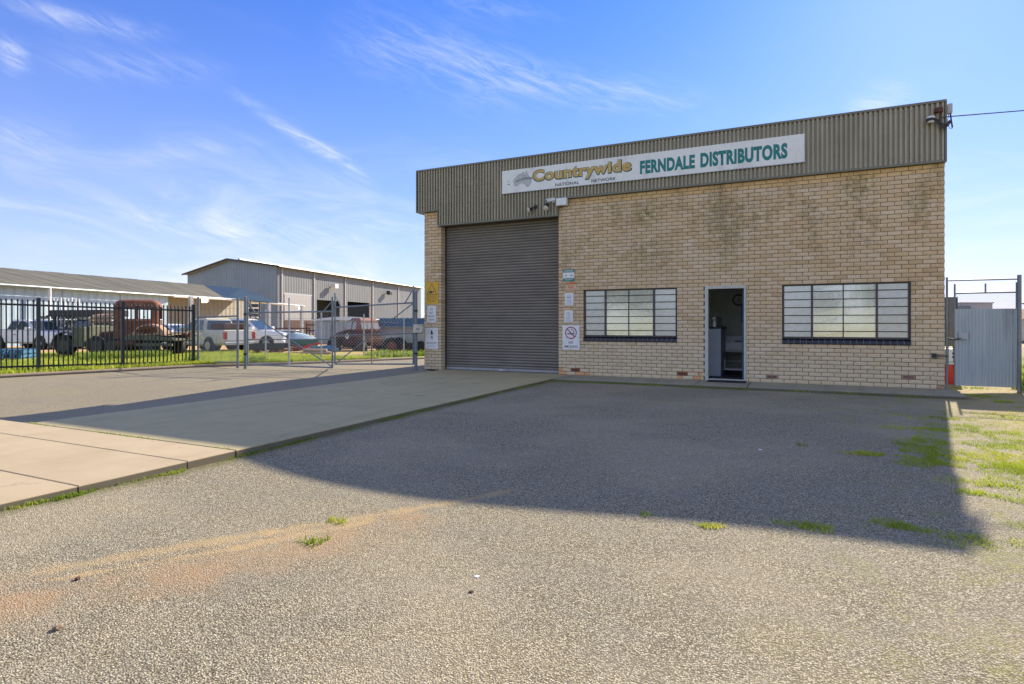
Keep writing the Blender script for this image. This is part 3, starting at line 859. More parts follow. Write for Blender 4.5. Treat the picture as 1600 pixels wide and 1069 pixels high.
# windows
def window(x0, x1, verts, z0=0.975, z1=2.165):
    fr = MB()
    Yf, Yb = 0.055, 0.10
    fr.box(x0 + .004, x0 + 0.045, Yf, Yb, z0, z1 - .004).box(x1 - 0.045, x1 - .004, Yf, Yb, z0, z1 - .004)
    fr.box(x0 + 0.045, x1 - 0.045, Yf, Yb, z1 - 0.042, z1 - .004).box(x0 + 0.045, x1 - 0.045, Yf, Yb, z0, z0 + 0.035)
    w = fr.build('window', M['window_frame'], wh)
    m1, m2, m3 = verts
    zr = [z0 + 0.035] + [1.134 + 0.1715 * i for i in range(6)] + [z1 - 0.042]
    for a, b in (m1, m3): B(a, b, 0.050, 0.098, z0 + .035, z1 - .042).build('mullion', M['window_frame'], w)
    B(m2[0], m2[1], 0.058, 0.098, z0 + .035, z1 - .042).build('mullion', M['dark_steel'], w)
    for zz in zr[1:-1]:
        g_ = MB()
        for a, b in ((x0 + .045, m1[0]), (m1[1], m2[0]), (m2[1], m3[0]), (m3[1], x1 - .045)):
            g_.box(a, b, 0.060, 0.094, zz - 0.009, zz + 0.009)
        g_.build('glazing_bar', M['dark_steel'], w)
    for j, (a, b) in enumerate(((x0 + .045, m1[0]), (m1[1], m2[0]), (m2[1], m3[0]), (m3[1], x1 - .045))):
        for za, zb in zip(zr, zr[1:]):
            yj = random.uniform(-0.002, 0.002)
            p = MB().add([(a, 0.080 + yj, za + .006), (b, 0.080 - yj, za + .006), (b, 0.080 - yj + random.uniform(-.001, .001), zb - .006), (a, 0.080 + yj, zb - .006)], [(0, 1, 2, 3)])
            p.add([(a, 0.086, za + .006), (b, 0.086, za + .006), (b, 0.086, zb - .006), (a, 0.086, zb - .006)], [(3, 2, 1, 0)])
            me = bpy.data.meshes.new('pane'); me.from_pydata(p.v, [], p.f); me.materials.append(M['pane_mid'] if j in (1, 2) else M['pane_side'])
            link('pane', me, w)
    B(x0 + .004, x1 - .004, 0.101, 0.23, z0 - 0.1, z1 - 0.004).build('reveal_lining', M['black_plastic'], w)
    MB().prism([(0.10, 0.002), (-0.014, 0.002), (-0.010, 0.060), (0.0, 0.074), (0.10, 0.108)], 'x', x0 + .006, x1 - .006, Matrix.Translation((0, 0, 0.862))).build('sill_grout', M['grey_panel'], w)
    n = int(round((x1 - x0) / 0.116)); tw = (x1 - x0 - 0.01) / n
    tile = MB().prism([(0.10, 0.0), (-0.022, -0.0), (-0.024, 0.012), (-0.016, 0.062), (-0.006, 0.080), (0.10, 0.115)], 'x', 0.005, tw - 0.005).mesh('sill_tile', M['sill_tile'])
    for i in range(n): link('sill_tile', tile, w, (x0 + 0.005 + i * tw, 0, 0.862))
    return w
window(4.77, 7.08, ((5.307, 5.352), (5.903, 5.923), (6.502, 6.550)))
window(9.32, 11.685, ((9.885, 9.929), (10.484, 10.504), (11.078, 11.119)))

# door opening, frame and the small office behind it
df = MB().box(7.704, 7.775, -0.012, 0.14, 0.03, 2.16).box(8.545, 8.586, -0.012, 0.14, 0.03, 2.16).box(7.775, 8.545, -0.012, 0.14, 2.098, 2.16).box(7.704, 8.586, -0.015, 0.2, 0.004, 0.032)
df.build('door_frame', M['door_frame'], wh)
MB().box(8.500, 8.540, 0.15, 1.0, 0.04, 2.09).build('door_leaf', M['blue_door'], wh)
room = MB().box(6.85, 6.95, 0.26, 3.2, 0.0, 2.5).box(9.1, 9.2, 0.26, 3.2, 0, 2.5).box(6.95, 9.1, 3.1, 3.2, 0, 2.5).box(6.85, 9.2, 0.24, 3.2, 2.5, 2.56)
room.box(6.95, 7.69, 0.24, 0.30, 0, 2.5).box(8.6, 9.1, 0.24, 0.30, 0, 2.5)
room.build('room_wall', M['room_wall'], wh)
B(6.95, 9.1, 0.24, 3.1, 0.0, 0.02).build('room_floor', M['room_floor'], wh)

# ------------------------------------------------------------------ things in the doorway
t = thing('reception_counter', 'grey reception counter just inside the open office door', 'counter', (7.33, 1.0, 0.02))
B(0, 0.62, 0, 1.2, 0, 1.16).build('cabinet', M['counter'], t)
B(-0.02, 0.65, -0.03, 1.22, 1.16, 1.20).build('countertop', M['dark_steel'], t)
t = thing('spray_bottle', 'white bottle standing on the counter inside the doorway', 'bottle', (7.79, 1.10, 1.22))
MB().tube([(0, 0, 0), (0, 0, .10), (0, 0, .16), (0, 0, .19)], [0.045, 0.045, 0.018, 0.018], 12).build('bottle_body', M['machine_white'], t, True)
MB().box(-0.05, 0.02, -0.015, 0.015, 0.19, 0.23).tube([(0, 0, .23), (0, 0, .26)], 0.015, 8).build('spray_head', M['white_paint'], t)
t = thing('card_terminal', 'small dark terminal on the counter beside the white bottle', 'terminal', (7.88, 1.30, 1.22))
MB().prism([(-.06, 0), (.08, 0), (.08, .03), (-.06, .06)], 'x', -.06, .08).build('base', M['black_plastic'], t)
MB().box(-.04, .06, .04, .06, .06, .25).build('screen', M['dark_steel'], t)
t = thing('side_table', 'low table under the printer in the back of the office doorway', 'table', (7.80, 2.2, 0.02))
B(0, 0.98, 0, 0.5, 0.50, 0.54).build('tabletop', M['dark_steel'], t)
for x_, y_ in ((.02, .02), (.92, .02), (.02, .44), (.92, .44)): B(x_, x_ + .04, y_, y_ + .04, 0, .50).build('leg', M['dark_steel'], t)
B(.04, .94, .03, .05, .28, .31).build('stretcher', M['galv'], t)
t = thing('printer', 'pale office printer standing on the low table inside the doorway', 'printer', (7.80, 2.2, 0.56))
MB().prism([(0, 0), (.42, 0), (.42, .42), (.12, .42), (0, .24)], 'x', 0, .62).build('printer_body', M['machine_white'], t)
B(0.05, 0.57, -0.12, 0.0, 0.06, 0.09).build('paper_tray', M['white_paint'], t)
B(0.38, 0.55, 0.02, 0.09, 0.235, 0.30).build('control_panel', M['black_plastic'], t)
t = thing('trolley', 'small flat trolley on castors on the office floor by the table', 'trolley', (7.93, 1.72, 0.02))
B(0, 0.46, 0, 0.34, 0.10, 0.14, c=.006).build('deck', M['machine_white'], t)
for x_, y_ in ((.05, .05), (.41, .05), (.05, .29), (.41, .29)): MB().disc((x_, y_, .05), (0, 1, 0), .05, .03, 12).build('castor', M['rubber'], t)
B(0.01, 0.04, 0.15, 0.18, 0.14, 0.38).build('handle_post', M['white_paint'], t)
t = thing('wall_clock', 'round black rimmed clock on the back wall of the office', 'clock', (8.20, 3.06, 1.95))
MB().disc((0, 0.02, 0), (0, 1, 0), .13, .03, 28).build('clock_face', M['room_wall'], t)
pts = [(0.14 * math.cos(a * math.pi / 14), -0.01, 0.14 * math.sin(a * math.pi / 14)) for a in range(29)]
MB().tube(pts, 0.016, 6, False).build('rim', M['black_plastic'], t)
MB().box(-.004, .004, -.006, 0, 0, .09).build('hand', M['black_plastic'], t)
MB().box(0, .06, -.009, -.004, -.004, .004).build('hand', M['black_plastic'], t)
t = B(0, 0.22, -0.02, 0.0, 0, 0.50).build('notice_board', M['blue_door']); t.location = (8.27, 3.09, 1.32)
t['label'] = 'blue board on the back wall below the clock'; t['category'] = 'board'
t = MB().box(0, 0.80, 0, 0.42, 0, 0.015, c=.003).build('door_mat', M['mat_rubber']); t.location = (7.80, -0.46, 0.005)
t['label'] = 'black rubber mat lying on the concrete at the open door'; t['category'] = 'door mat'

# ------------------------------------------------------------------ main sign
S = thing('shop_sign', 'long white fascia sign with gold and teal lettering on the cladding', 'sign', (0, 0, 0))
B(2.54, 9.76, -0.105, -0.0745, 4.765, 5.365).build('board', M['sign_white'], S)
B(2.53, 9.77, -0.109, -0.0755, 4.753, 4.768).build('edge', M['galv_light'], S)
YS = -0.1065
facetext('Countrywide', 3.42, 6.04, 4.885, 5.30, YS - 0.0005, M['sign_green'], S, bold=0.070, name='lettering_outline', spacing=1.06)
facetext('Countrywide', 3.45, 6.01, 4.915, 5.288, YS - 0.002, M['sign_gold'], S, bold=0.040, spacing=1.09)
facetext('NATIONAL', 4.06, 4.70, 4.805, 4.885, YS - 0.001, M['sign_ink'], S, bold=0.012)
facetext('NETWORK', 5.02, 5.64, 4.805, 4.885, YS - 0.001, M['sign_ink'], S, bold=0.012)
facetext('FERNDALE', 6.23, 7.50, 4.88, 5.20, YS - 0.001, M['sign_teal'], S, bold=0.052, spacing=1.08)
facetext('DISTRIBUTORS', 7.62, 9.43, 4.875, 5.215, YS - 0.001, M['sign_teal'], S, bold=0.052, spacing=1.08)
# map emblem with a banner across it, small chevron mark at the left, ghost of earlier lettering
AUS = [(0, .42), (.04, .58), (.16, .66), (.27, .80), (.36, .86), (.42, .80), (.50, .92), (.60, .90), (.57, .80), (.66, .72), (.71, .98), (.78, .76), (.88, .60), (.98, .42), (.97, .25), (.86, .06), (.74, .03), (.66, .16), (.60, .24), (.50, .30), (.36, .28), (.22, .16), (.10, .14), (.05, .24)]
def flat(poly, x0, x1, z0, z1, y, m, name, th=None):
    P = [(x0 + (x1 - x0) * a, z0 + (z1 - z0) * b) for a, b in poly]
    if th is None:
        return MB().add([(a, y, b) for a, b in P], [tuple(range(len(P)))]).build(name, m, S)
    mb = MB()
    for (a, b), (c, d) in zip(P, P[1:] + P[:1]):
        L = math.hypot(c - a, d - b) or 1; nx_, nz_ = -(d - b) / L * th, (c - a) / L * th
        mb.add([(a + nx_, y, b + nz_), (a - nx_, y, b - nz_), (c - nx_, y, d - nz_), (c + nx_, y, d + nz_)], [(0, 1, 2, 3)])
    return mb.build(name, m, S)
flat(AUS, 2.88, 3.40, 4.87, 5.30, YS - .0002, M['sign_ghost'], 'emblem')
flat(AUS, 2.88, 3.40, 4.87, 5.30, YS - .0006, M['sign_grey'], 'emblem_outline', 0.006)
flat([(.1, .3), (.35, .72), (.62, .3)], 2.95, 3.38, 4.98, 5.28, YS - .0007, M['sign_grey'], 'emblem_outline', 0.004)
flat([(.3, .3), (.55, .72), (.8, .3)], 2.95, 3.38, 4.98, 5.28, YS - .0007, M['sign_grey'], 'emblem_outline', 0.004)
flat([(0, .2), (.5, .62), (1, .45), (1, .75), (.5, .92), (0, .55)], 2.94, 3.47, 4.98, 5.15, YS - .0009, M['sign_grey'], 'emblem_banner')
flat([(0, 1), (1, .5), (0, .3), (.5, .5)], 2.71, 2.76, 5.03, 5.09, YS - .001, M['sign_ink'], 'mark')
flat([(0, .35), (1, .25), (.8, 0), (.1, .05)], 2.71, 2.77, 4.98, 5.04, YS - .001, M['sign_ink'], 'mark')

# ------------------------------------------------------------------ small signs
def panel(name, label, x0, x1, z0, z1, m, cat='sign'):
    t = thing(name, label, cat, (x0, -0.012, z0))
    B(0, x1 - x0, -0.004, 0.006, 0, z1 - z0).build('sign_plate', M['sign_plain'] if m is None else m, t)
    return t, x1 - x0, z1 - z0
YP = -0.0052
def lt(t, s, x0, x1, z0, z1, m, bold=0.0): 
    me = text_mesh(s, x1 - x0, z1 - z0, bold, 0, m); return link('lettering', me, t, (x0, YP, z0), FACE)
def ringpts(cx, cz, r, n=24): return [(cx + r * math.cos(2 * math.pi * i / n), YP, cz + r * math.sin(2 * math.pi * i / n)) for i in range(n + 1)]
def bar(mb, a, b, w, y=YP - .0005):
    (x0, z0), (x1, z1) = a, b; L = math.hypot(x1 - x0, z1 - z0) or 1; nx_, nz_ = -(z1 - z0) / L * w / 2, (x1 - x0) / L * w / 2
    mb.add([(x0 + nx_, y, z0 + nz_), (x0 - nx_, y, z0 - nz_), (x1 - nx_, y, z1 - nz_), (x1 + nx_, y, z1 + nz_)], [(0, 1, 2, 3)]); return mb
t, w, h = panel('warning_sign', 'yellow forklift warning sign with black triangle on the left brick pillar', 0.05, 0.485, 1.865, 2.49, M['sign_yellow'])
mb = MB(); P = [(0.05, .26), (.385, .26), (.217, .58)]
for a, b in zip(P, P[1:] + P[:1]): bar(mb, a, b, .016)
mb.build('triangle', M['sign_ink'], t)
mb = MB(); bar(mb, (.13, .325), (.22, .325), .05); bar(mb, (.20, .345), (.28, .365), .02); bar(mb, (.16, .36), (.22, .36), .03); bar(mb, (.22, .31), (.29, .33), .012)
mb.build('forklift_symbol', M['sign_ink'], t)
lt(t, 'FORKLIFTS', .07, .365, .185, .22, M['sign_ink']); lt(t, 'OPERATING IN', .055, .38, .125, .16, M['sign_ink']); lt(t, 'THIS AREA', .09, .345, .06, .095, M['sign_ink'])
t, w, h = panel('driveway_sign', 'small white do not block drive sign on the left brick pillar', 0.11, 0.40, 1.34, 1.81, M['sign_plain'])
for i, s in enumerate(('DO', 'NOT', 'BLOCK', 'DRIVE')): lt(t, s, (.10, .08, .04, .045)[i], (.19, .21, .25, .245)[i], .345 - i * .1, .405 - i * .1, M['sign_ink'], .006)
t, w, h = panel('no_entry_sign', 'white no entry sign with walking figure at the foot of left pillar', 0.045, 0.475, 0.59, 1.19, M['sign_plain'])
mb = MB(); mb.disc((.215, YP, .51), (0, 1, 0), .022, .001, 14)
bar(mb, (.215, .49), (.225, .40), .045); bar(mb, (.225, .485), (.265, .43), .018); bar(mb, (.205, .48), (.185, .42), .016)
bar(mb, (.22, .36), (.185, .27), .02); bar(mb, (.228, .36), (.255, .27), .02)
mb.build('walking_figure', M['sign_ink'], t)
lt(t, 'NO ENTRY', .045, .385, .14, .185, M['sign_ink'], .008); lt(t, 'AUTHORISED', .10, .33, .09, .112, M['sign_blue']); lt(t, 'PERSONNEL ONLY', .07, .36, .045, .067, M['sign_blue'])
t, w, h = panel('security_sign', 'teal and white warning sign, topmost of the column right of the roller door', 4.235, 4.535, 2.38, 2.685, M['sign_plain'])
B(0, .30, -.0055, .004, .225, .305).build('colour_band', M['sign_teal'], t); B(0, .30, -.0055, .004, 0, .075).build('colour_band', M['sign_teal'], t)
me = text_mesh('WARNING', .25, .045, .01, 0, M['sign_plain']); link('lettering', me, t, (.025, -.0065, .242), FACE)
mb = MB(); bar(mb, (.06, .15), (.10, .15), .03); bar(mb, (.19, .15), (.26, .15), .03); bar(mb, (.05, .1), (.25, .1), .006); mb.build('pictogram', M['sign_grey'], t)
mb = MB(); bar(mb, (.04, .038), (.26, .038), .018, -.0065); mb.build('print_line', M['sign_ghost'], t)
t, w, h = panel('alarm_sign', 'small cream and orange sign under the teal warning sign', 4.305, 4.595, 2.145, 2.345, M['sign_cream'])
B(0, .29, -.0055, .004, .155, .20).build('colour_band', M['sign_orange'], t)
mb = MB(); bar(mb, (.07, .115), (.22, .115), .022); bar(mb, (.07, .08), (.22, .08), .022); bar(mb, (.03, .035), (.26, .035), .012); mb.build('print_line', M['sign_orange'], t)
for (nm, lb, z0, z1, x0) in (('instruction_sign', 'small white instruction sign with blue disc and oblong symbol, below the orange sign', 1.765, 2.08, 4.285), ('safety_sign', 'small white safety sign with blue circle just above the no smoking sign', 1.335, 1.64, 4.27)):
    t, w, h = panel(nm, lb, x0, x0 + .23, z0, z1, M['sign_plain'])
    mb = MB().tube(ringpts(.115, h - .10, .055, 20), .004, 4, False); mb.build('ring', M['sign_blue'], t)
    mb = MB()
    if nm[0] == 'i': bar(mb, (.07, h - .105), (.15, h - .105), .025)
    else: bar(mb, (.115, h - .07), (.115, h - .10), .02); bar(mb, (.11, h - .11), (.12, h - .13), .016)
    mb.build('pictogram', M['sign_blue'], t)
    mb = MB()
    for i in range(4): bar(mb, (.035 + (i % 2) * .02, h - .19 - i * .03), (.195 - (i % 2) * .02, h - .19 - i * .03), .008)
    mb.build('print_line', M['sign_blue'], t)
t, w, h = panel('no_smoking_sign', 'white no smoking sign with red ring beside the roller door', 4.218, 4.68, 0.64, 1.26, M['sign_plain'])
MB().tube(ringpts(.23, .43, .145, 36), .012, 4, False).build('ring', M['sign_red'], t)
mb = MB(); bar(mb, (.13, .53), (.33, .33), .022, YP - .013); mb.build('slash', M['sign_red'], t)
mb = MB(); bar(mb, (.13, .405), (.33, .405), .024); bar(mb, (.30, .425), (.31, .50), .012); bar(mb, (.31, .50), (.25, .505), .012); bar(mb, (.25, .505), (.235, .55), .012); mb.build('cigarette_symbol', M['sign_ink'], t)
lt(t, 'NO', .17, .29, .155, .215, M['sign_ink'], .006); lt(t, 'SMOKING', .05, .415, .05, .11, M['sign_ink'], .006)

# ------------------------------------------------------------------ lamps, camera and boxes on the fascia
def spot(x, z, dx, dz, label):
    t = thing('spot_lamp', label, 'lamp', (x, -0.06, z))
    MB().disc((0, -.02, 0), (0, 1, 0), .05, .035, 16).build('mount', M['black_plastic'], t, True)
    MB().tube([(0, -.03, 0), (dx * .4, -.09, dz * .5)], .016, 8).build('arm', M['black_plastic'], t)
    a = Vector((dx * .4, -.09, dz * .5)); d = Vector((dx, -.16, dz)).normalized()
    MB().tube([a - d * .02, a + d * .06, a + d * .11], [.03, .045, .072], 18).build('shade', M['black_plastic'], t, True)
    MB().tube([a + d * .105, a + d * .125, a + d * .145], [.072, .066, .03], 18).build('lens', M['lamp_cream'], t, True)
spot(3.50, 4.34, -.16, -.10, 'left of two round spot lamps over the roller door')
spot(3.83, 4.37, .02, -.12, 'right of two round spot lamps over the roller door')
t = thing('security_camera', 'white security camera under the sign beside the junction box', 'camera', (4.02, -0.065, 4.445))
MB().box(-.045, .03, -.04, .0, -.05, .06, c=.004).build('mount', M['white_paint'], t)
MB().tube([(0, -.03, 0), (-.03, -.11, .0)], .014, 8).build('arm', M['white_paint'], t)
MB().box(-.05, .05, -.12, .12, -.04, .04, Matrix.Translation((-.06, -.16, .0)) @ Matrix.Rotation(-.6, 4, 'Z') @ Matrix.Rotation(.25, 4, 'X'), c=.008).build('housing', M['white_paint'], t)
MB().disc((0, -.121, 0), (0, 1, 0), .032, .006, 16, Matrix.Translation((-.06, -.16, .0)) @ Matrix.Rotation(-.6, 4, 'Z') @ Matrix.Rotation(.25, 4, 'X')).build('lens', M['black_plastic'], t)
t = thing('junction_box', 'weathered white box at the corner of fascia and brick', 'box', (4.10, -0.16, 4.30))
MB().box(0, .28, 0, .09, 0, .19, c=.006).build('case', M['white_paint'], t)
MB().box(.02, .26, -.006, 0, .02, .17).build('lid', M['sign_plain'], t)
MB().disc((.11, .04, -.02), (0, 0, 1), .03, .04, 12).build('gland', M['rust_dark'], t)
# service entry at the right-hand corner
t = thing('service_bracket', 'dark bracket with knotted cables at the right end of the fascia', 'bracket', (12.12, -0.06, 5.30))
MB().tube([(0, 0, .16), (0, -.10, .15), (0, -.12, 0)], .014, 8).disc((0, -.05, .19), (0, 0, 1), .07, .08, 14).build('hook', M['rust_dark'], t)
for k in range(5):
    r = random.Random(k)
    pts = [(0.0 + r.uniform(-.06, .02), -.08, .02)]
    for i in range(1, 7): pts.append((-.04 + .22 * i / 6 + r.uniform(-.02, .02), -.07 - r.uniform(0, .03), .02 - .20 * math.sin(i / 6 * 2.6) * (0.6 + .12 * k) + r.uniform(-.015, .015)))
    MB().tube(pts, .010, 6).build('cable', M['cable'], t)
t = thing('sensor_dome', 'small round sensor with white band at the right end of fascia', 'sensor', (11.98, -0.075, 5.30))
MB().tube([(0, .01, -.0), (0, -.06, 0)], .04, 12).build('mount', M['black_plastic'], t)
MB().disc((0, -.10, .0), (0, 0, 1), .075, .045, 18).build('body', M['black_plastic'], t)
MB().disc((0, -.10, .045), (0, 0, 1), .072, .045, 18, bevel=.012).build('cap', M['white_paint'], t)
MB().disc((0, -.10, -.035), (0, 0, 1), .055, .026, 18).build('lens', M['white_paint'], t)
t = thing('antenna_box', 'slim pale box with hanging lead on the right parapet corner', 'antenna', (12.275, -0.02, 5.42))
MB().box(0, .075, -.05, .05, 0, .19, c=.006).build('case', M['galv_light'], t)
MB().tube([(.05, 0, 0), (.06, -.01, -.12), (.08, -.01, -.28)], .014, 8).build('arm', M['black_plastic'], t)
MB().tube([(.02, -.02, 0), (.0, -.02, -.15), (.03, -.02, -.29), (.08, -.02, -.30)], .006, 6).build('lead', M['cable'], t)
t = thing('power_line', 'overhead power line running from the right parapet corner out of view', 'cable')
a = Vector((12.14, -0.17, 5.33)); bx, by = at(2700, 19); b = Vector((bx, by, height(52, 19)))
MB().tube([a.lerp(b, i / 24) - Vector((0, 0, 0.35 * 4 * (i / 24) * (1 - i / 24) * .5)) for i in range(25)], .011, 6).build('wire', M['cable'], t)
t = thing('pole_bracket', 'bolted steel hinge lug low on the brick at the right corner', 'bracket', (12.02, -0.02, 0.66))
MB().box(0, .05, -.02, .02, -.04, .05).box(.05, .26, -.03, -.012, -.012, .012).box(.06, .075, -.035, 0, -.05, .05).build('lug', M['dark_steel'], t)

# ------------------------------------------------------------------ left picket fence
A1, A2 = at(60, 15.9), at(302, 19.0)
def fpnt(s): return (A1[0] + (A2[0] - A1[0]) * s, A1[1] + (A2[1] - A1[1]) * s)
def fz(s, z1, z2): return z1 + (z2 - z1) * s
FANG = math.atan2(A2[1] - A1[1], A2[0] - A1[0])
fence = thing('picket_fence', 'black steel picket fence with spiked tops along the yard kerb', 'fence')
pk = MB().box(-.0145, .0145, -.0145, .0145, 0, 1.83)
pk.add([(-.0145, -.0145, 1.831), (.0145, -.0145, 1.831), (.0145, .0145, 1.831), (-.0145, .0145, 1.831), (-.03, 0, 1.865), (0, -.004, 1.925), (.03, 0, 1.865), (0, .012, 1.865), (0, -.012, 1.865)],
       [(0, 1, 8), (1, 2, 6), (2, 3, 7), (3, 0, 4), (0, 8, 4), (1, 6, 8), (2, 7, 6), (3, 4, 7), (4, 8, 5), (8, 6, 5), (6, 7, 5), (7, 4, 5)])
pkm = pk.mesh('picket', M['dark_steel'])
for si in range(-3, 2):
    s0, s1 = si * .5, si * .5 + .5
    for k in range(1, 18):
        s = s0 + (s1 - s0) * k / 18
        x, y = fpnt(s); link('picket', pkm, fence, (x, y, fz(s, 0.045, -0.035)), (random.uniform(-.004, .004), random.uniform(-.004, .004), FANG))
    for (za, zb, nm) in ((1.80, 1.725, 'top_rail'), (0.155, 0.075, 'bottom_rail')):
        a, b = fpnt(s0), fpnt(s1)
        MB().tube([(*a, fz(s0, za, zb)), (*b, fz(s1, za, zb))], .026, 4).build(nm, M['dark_steel'], fence)
for si in range(-3, 3):
    s = si * .5; x, y = fpnt(s); z = fz(s, -0.02, -0.10)
    p = MB().box(-.042, .042, -.042, .042, 0, 1.99).prism([(-.047, 1.99), (.047, 1.99), (.047, 2.0), (0, 2.035), (-.047, 2.0)], 'y', -.047, .047).mesh('post', M['dark_steel'])
    link('post', p, fence, (x, y, z), (0, 0, FANG))

# ------------------------------------------------------------------ chain-link fence and gates
def lp(A, B_, px, py):
    """point of the upright plane through ground points A, B seen at a photo position"""
    k = (px - 800) / FPX; rx, ry = k * cs - sn, k * sn + cs
    dx, dy = B_[0] - A[0], B_[1] - A[1]
    det = rx * (-dy) + dx * ry
    t = ((A[0] - CAMX) * (-dy) + dx * (A[1] - CAMY)) / det
    return Vector((CAMX + rx * t, CAMY + ry * t, height(py, t)))
def wires(c00, c10, c01, c11, pitch, r, name, m, parent):
    """crossed diagonal wires filling the quad c00(bottom left) c10(bottom right) c01(top left) c11(top right)"""
    W = (c10 - c00).length; H = (c01 - c00).length; vs = []; fs = []
    def P(u, v): return c00.lerp(c10, u / W).lerp(c01.lerp(c11, u / W), v / H)
    nrm = (c10 - c00).cross(Vector((0, 0, 1))).normalized(); n = 0
    for sgn in (1, -1):
        k = -H if sgn > 0 else 0
        k0 = k
        while k0 < (W if sgn > 0 else W + H):
            if sgn > 0: u0, v0 = max(k0, 0), max(0, -k0); u1 = min(W, k0 + H); v1 = u1 - k0
            else: u0 = max(0, k0 - H); v0 = k0 - u0; u1 = min(W, k0); v1 = k0 - u1
            if u1 > u0 + .01:
                a, b = P(u0, v0), P(u1, v1); t = (b - a).normalized(); e1 = nrm * r; e2 = t.cross(nrm).normalized() * r
                off = nrm * (r * .8 * sgn)
                q = []
                for p in (a, b):
                    for j in range(3):
                        an = j * 2.0944; q.append(tuple(p + off + e1 * math.cos(an) + e2 * math.sin(an)))
                vs += q; o = n * 6; n += 1
                for j in range(3): fs.append((o + j, o + (j + 1) % 3, o + (j + 1) % 3 + 3, o + j + 3))
            k0 += pitch
    me = bpy.data.meshes.new(name); me.from_pydata(vs, [], fs); me.materials.append(m)
    return link(name, me, parent, kind='stuff')

cf = thing('chain_link_fence', 'short chain link fence bay between picket fence and gate', 'fence')
A, B_ = at(309.7, 19.1), at(371.5, 17.7)
for px, top, base in ((309.7, 464, 574), (371.5, 465, 577)):
    MB().tube([lp(A, B_, px, base + 2), lp(A, B_, px, top)], .036, 10).build('post', M['galv'], cf, True)
for ya, yb, nm in ((495.6, 493.8, 'top_rail'), (565.6, 566.3, 'bottom_rail')):
    MB().tube([lp(A, B_, 309.7, ya), lp(A, B_, 371.5, yb)], .022, 8).build(nm, M['galv'], cf, True)
for ya, yb in ((472, 472), (483, 482)): MB().tube([lp(A, B_, 309.7, ya), lp(A, B_, 371.5, yb)], .003, 5).build('strand', M['galv'], cf)
wires(lp(A, B_, 309.7, 565), lp(A, B_, 371.5, 566), lp(A, B_, 309.7, 496), lp(A, B_, 371.5, 494), .10, .0028, 'chain_mesh', M['galv_light'], cf)

def gate(name, label, A, B_, stiles, rails, braces, mesh_quad):
    t = thing(name, label, 'gate', group='pair of chain link yard gates')
    for px, top, base, r, m in stiles: MB().tube([lp(A, B_, px, base), lp(A, B_, px, top)], r, 10).build('stile', M[m], t, True)
    for (xa, ya, xb, yb, r) in rails: MB().tube([lp(A, B_, xa, ya), lp(A, B_, xb, yb)], r, 8).build('rail', M['galv'], t, True)
    for (xa, ya, xb, yb) in braces: MB().tube([lp(A, B_, xa, ya), lp(A, B_, xb, yb)], .017, 8).build('brace', M['galv'], t, True)
    wires(*[lp(A, B_, *q) for q in mesh_quad], .10, .0028, 'chain_mesh', M['galv_light'], t)
    return t
A, B_ = at(386, 17.3), at(519.4, 16.3)
gl = gate('yard_gate', 'left leaf of the galvanised chain link gates, beside the two posts', A, B_,
     [(387, 466, 571, .024, 'galv'), (451.7, 465.5, 573, .022, 'galv_light'), (519.4, 464, 575, .026, 'galv')],
     [(387, 488.5, 519.4, 486.8, .022), (387, 530.5, 519.4, 530.5, .016), (387, 569.8, 519.4, 574.5, .022)],
     [(386.5, 470, 398, 488), (505, 487, 519, 471), (388, 489, 519, 573)],
     [(387, 569.8), (519.4, 574.3), (387, 488.5), (519.4, 487)])
A, B_ = at(523.4, 17.3), at(647, 16.7)
gr = gate('yard_gate', 'right leaf of the chain link gates, hinged beside the brick pillar', A, B_,
     [(523.4, 458, 569, .024, 'galv'), (580.8, 453.8, 569, .022, 'tan_rust'), (646, 447, 569.5, .027, 'galv')],
     [(523.4, 480.4, 646, 473, .022), (523.4, 524, 646, 521, .016), (523.4, 569, 646, 569, .022)],
     [(524, 463, 533.6, 480), (632.5, 474, 645, 452.8), (525, 567.6, 644, 475)],
     [(523.4, 569), (646, 569), (523.4, 480.6), (646, 473.2)])
def gpost(px, d, top, base, r, label):
    x, y = at(px, d); t = thing('gate_post', label, 'post', (x, y, 0))
    z0, z1 = height(base, d), height(top, d)
    MB().tube([(0, 0, z0 - .05), (0, 0, z1)], r, 14).build('shaft', M['galv'], t, True)
    MB().tube([(0, 0, z1), (0, 0, z1 + .015), (0, 0, z1 + .03)], [r + .004, r + .002, r * .4], 14).build('cap', M['galv'], t, True)
    for f in (.2, .75): MB().tube([(0, 0, z0 + (z1 - z0) * f), (0, 0, z0 + (z1 - z0) * f + .06)], r + .008, 12).build('hinge', M['dark_steel'], t)
gpost(383.3, 17.4, 464.5, 577.3, .046, 'round galvanised post at the hinge of the left gate leaf')
gpost(649.8, 16.6, 457, 578.3, .046, 'round galvanised post between right gate leaf and brick pillar')
# letterbox on the post
x, y = at(654, 16.45); t = thing('letterbox', 'cream metal letterbox fixed to the gate post by the pillar', 'letterbox', (x, y, height(520, 16.45)), YAW)
MB().prism([(-.15, 0), (.10, 0), (.14, .20), (-.125, .22)], 'y', -.09, .12).build('box_body', M['cream'], t)
MB().box(-.14, .15, -.10, .13, .215, .235).build('lid', M['cream'], t)
B(-.06, .04, -.094, -.089, .075, .135).build('number_plate', M['sign_grey'], t)
B(-.15, .12, -.02, .02, -.02, 0).build('mounting_bracket', M['dark_steel'], t)

